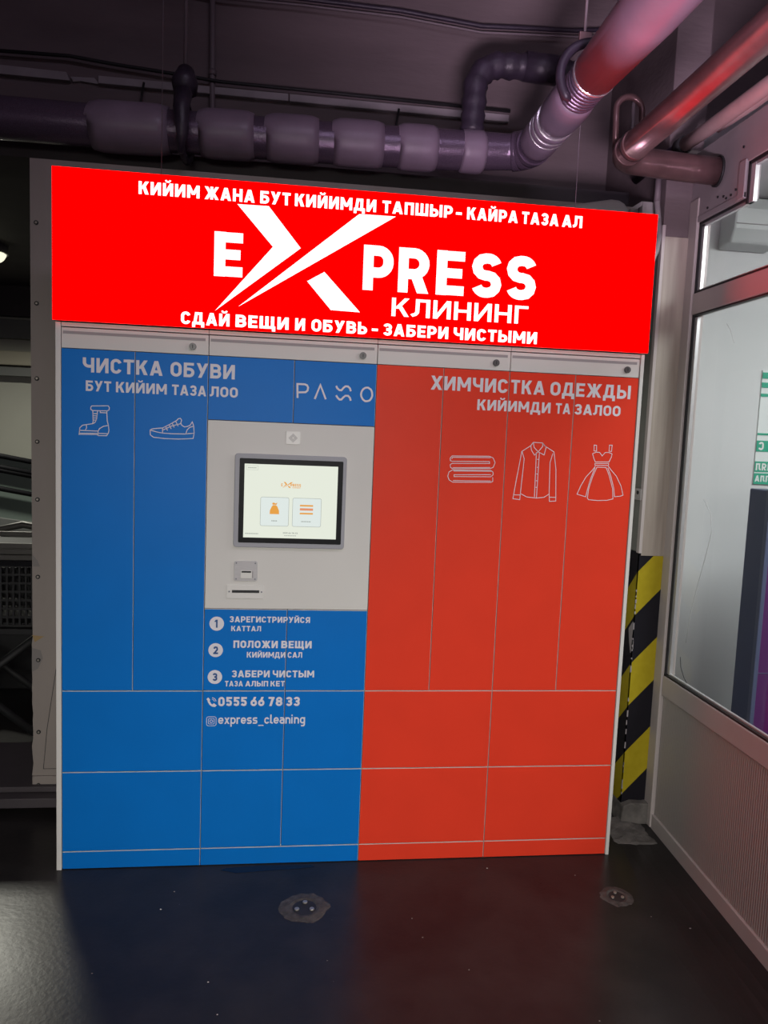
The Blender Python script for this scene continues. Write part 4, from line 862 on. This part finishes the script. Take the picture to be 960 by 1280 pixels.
gl = [(0.42, -0.26, .006, 'w'), (0.62, -0.62, .005, 'w'), (0.66, -0.75, .004, 'w'), (1.30, -0.46, .005, 'd'), (1.42, -0.62, .004, 'd'), (1.62, -0.075, .005, 'w'), (1.28, -0.36, .004, 'd'), (2.25, -0.45, .006, 'w'), (2.13, -0.40, .004, 'd'), (1.75, -0.85, .004, 'd'), (0.45, -0.16, .005, 'd'), (0.27, -0.56, .004, 'd'), (0.98, -0.55, .004, 'd'), (1.95, -0.14, .005, 'd')]
gr = MB()
for x, y, r, kk in gl: gr.ball((x, y, r * .2 + fz(x, y)), r * .55, 1.2, .7, .4, 0 if kk == 'w' else 1, 6, 4)
o = gr.build('grit', [M['whitechip'], M['debris']]); o['kind'] = 'stuff'; tag(o, 'scattered pale specks of grit on the dark floor before the lockers', 'grit')

# ================================================================ BEHIND THE GLASS
nv = thing('navy_cabinet', 'tall navy cabinet with purple front standing behind the glass', 'cabinet', (2.95, 0.13, 0))
MB().box(2.75, 3.35, 0.075, 0.20, 0.0, 1.497).build('body', M['navy'], nv, 0.006)
MB().box(2.746, 2.765, 0.055, 0.078, 0.0, 1.50).build('edge_strip', M['navyedge'], nv, 0.003)
MB().box(2.766, 3.35, 0.062, 0.075, 0.02, 1.38).build('front_panel', M['purple'], nv)
MB().box(2.766, 3.35, 0.060, 0.0625, 0.735, 0.738).build('panel_joint', M['navyedge'], nv)
dp = thing('towel_dispenser', 'pale rounded paper dispenser on wall behind the upper glass', 'dispenser', (2.98, 0.72, 2.74))
MB().prism_yz([(0.8, 2.855), (0.69, 2.85), (0.66, 2.79), (0.67, 2.70), (0.70, 2.64), (0.8, 2.625)], 2.86, 3.11).build('shell', M['dispenser'], dp, 0.012)
MB().box(2.87, 3.10, 0.664, 0.7, 2.72, 2.724).build('lid_joint', M['recess'], dp)
ps = thing('green_poster', 'green and white printed poster on wall behind the glass at right edge', 'poster', (3.4, 0.79, 1.8))
MB().box(3.15, 3.60, 0.793, 0.8, 1.49, 2.06).build('sheet', M['paper'], ps)
gb = MB()
for z0, z1 in ((1.49, 1.545), (1.552, 1.605), (1.655, 1.71), (1.738, 1.748), (1.93, 1.945), (1.975, 2.0), (2.02, 2.05)): gb.box(3.15, 3.60, 0.790, 0.7935, z0, z1)
gb.build('print_bands', M['green'], ps)
lt = MB()
for txt, a, z, h in (('ЛЯИ', 3.155, 1.56, .036), ('АЛЛ', 3.155, 1.502, .032), ('С', 3.16, 1.662, .042)):
    x = a; qs = []
    for ch in txt:
        g_, W_ = glyph(ch, .22)
        qs += [ccw([(x + (W_ - px) * h, z + pz * h) for px, pz in q]) for q in g_]
        x += (W_ + .15) * h
    lt.polys_xz(qs, 0.789)
lt.build('lettering', M['paper'], ps)

# ================================================================ HALL ON THE LEFT
lp = thing('ceiling_lamp', 'glowing ribbed glass dome lamp on hall ceiling at far left', 'lamp', (-1.78, 4.0, 3.06))
dm = MB(); nr = 8; sg_ = 28
ringsv = [[(-1.78 + 0.17 * math.cos(math.pi / 2 * i / nr) * (1 + .03 * (j % 2)) * math.cos(2 * math.pi * j / sg_), 4.0 + 0.17 * math.cos(math.pi / 2 * i / nr) * (1 + .03 * (j % 2)) * math.sin(2 * math.pi * j / sg_), 3.05 - 0.09 * math.sin(math.pi / 2 * i / nr)) for j in range(sg_)] for i in range(nr + 1)]
for i in range(nr):
    for j in range(sg_): dm.face([ringsv[i][j], ringsv[i][(j + 1) % sg_], ringsv[i + 1][(j + 1) % sg_], ringsv[i + 1][j]][::-1])
dm.build('glass_dome', M['lampglass'], lp)
MB().tube([(-1.78, 4.0, 3.05), (-1.78, 4.0, 3.12)], 0.19, 24).build('mount', M['hallgrey'], lp)
# escalator side with handrails
es = thing('escalator', 'escalator side with black handrails seen past the grey board', 'escalator', (-2.2, 4.6, 0))
def esl(x): return -0.30 * (x + 1.8)
MB().prism_xz([(-5, 0.0), (-0.4, 0.0), (-0.4, 1.20 + esl(-.4) * .5 - .4), (-5, 1.05 + esl(-5) * .5 - .4)], 4.55, 4.9).build('side_panel', M['hallgrey'], es)
MB().prism_xz([(-5, 0.6 + esl(-5) * .5), (-0.4, .6 + esl(-.4) * .5), (-0.4, 1.32 + esl(-.4) * .55), (-5, 1.32 + esl(-5) * .55)], 4.6, 4.62).build('glass_panel', M['hallglass'], es)
for z0, y in ((1.33, 4.58), (1.23, 4.56), (1.20, 4.56), (1.03, 4.54)):
    MB().tube([(-5, y, z0 + esl(-5) * .55), (-0.4, y, z0 + esl(-.4) * .55)], 0.024, 10).build('handrail', M['black'], es)
# nested black crates on a folding stand
def crate(z, full):
    t = MB(); x0, x1, y0, y1 = -1.15, -0.42, 1.2, 1.62; h = 0.34
    t.box(x0 - .012, x1 + .012, y0 - .014, y0, z + h - .028, z + h); t.box(x0 - .012, x1 + .012, y1, y1 + .014, z + h - .028, z + h)
    t.box(x0 - .014, x0, y0, y1, z + h - .028, z + h); t.box(x1, x1 + .014, y0, y1, z + h - .028, z + h)
    g = MB(); 
    for i in range(25):
        x = x0 + (x1 - x0) * i / 24; g.box(x - .005, x + .005, y0, y0 + .012, z, z + h - .03); g.box(x - .005, x + .005, y1 - .012, y1, z, z + h - .03)
    for i in range(8):
        zz = z + (h - .03) * i / 7; g.box(x0, x1, y0 + .002, y0 + .012, zz - .006, zz + .006); g.box(x0, x1, y1 - .012, y1 - .002, zz - .006, zz + .006)
        g.box(x0, x0 + .012, y0, y1, zz - .006, zz + .006); g.box(x1 - .012, x1, y0, y1, zz - .006, zz + .006)
    g.box(x0, x1, y0 + .02, y1 - .02, z + .0, z + .01)
    return t, g
cl_lab = ['lowest nested black lattice crate with its whole side showing at far left', 'second crate rim from the bottom of the nested black stack', 'third crate rim from the bottom of the nested black stack', 'topmost crate rim of the nested black stack at far left']
for i in range(4):
    z = 0.612 + i * 0.030
    r_, g_ = crate(z, i == 0)
    t = thing('plastic_crate', cl_lab[i], 'crate', (-0.785, 1.4, z), 'nested black crates')
    r_.build('rim', M['metalgrey'] if i else M['black'], t, 0.003)
    if i == 0: g_.build('lattice', M['rubber'], t)
    else: MB().box(-1.13 + .01 * i, -0.44 - .01 * i, 1.215 + .004 * i, 1.605, z + .30, z + .312).build('base', M['rubber'], t)
fs = thing('folding_stand', 'black folding stand with crossed legs under the crates', 'stand', (-0.785, 1.4, 0))
MB().box(-1.16, -0.41, 1.19, 1.63, 0.565, 0.598).build('top_frame', M['rubber'], fs, 0.004)
for y in (1.21, 1.60):
    for (a, b_) in (((-1.12, .02), (-0.45, .56)), ((-0.45, .02), (-1.12, .56))):
        MB().tube([(a[0], y, a[1]), (b_[0], y, b_[1])], 0.020, 10).build('leg', M['rubber'], fs)
    
rl = thing('bent_handle', 'bent grey metal handle standing behind the crates at far left', 'handle', (-0.8, 1.72, 0))
MB().tube([(-1.3, 1.72, 0.0), (-1.3, 1.72, 0.90), (-1.22, 1.72, 0.95), (-0.80, 1.72, 1.045), (-0.70, 1.72, 1.07), (-0.62, 1.72, 1.055), (-0.30, 1.72, 1.04), (-0.30, 1.72, 0.0)], 0.020, 12).build('tube', M['metalgrey'], rl)
MB().tube([(-0.79, 1.72, 1.02), (-0.79, 1.72, 0.98)], 0.014, 10).build('clamp', M['rubber'], rl)
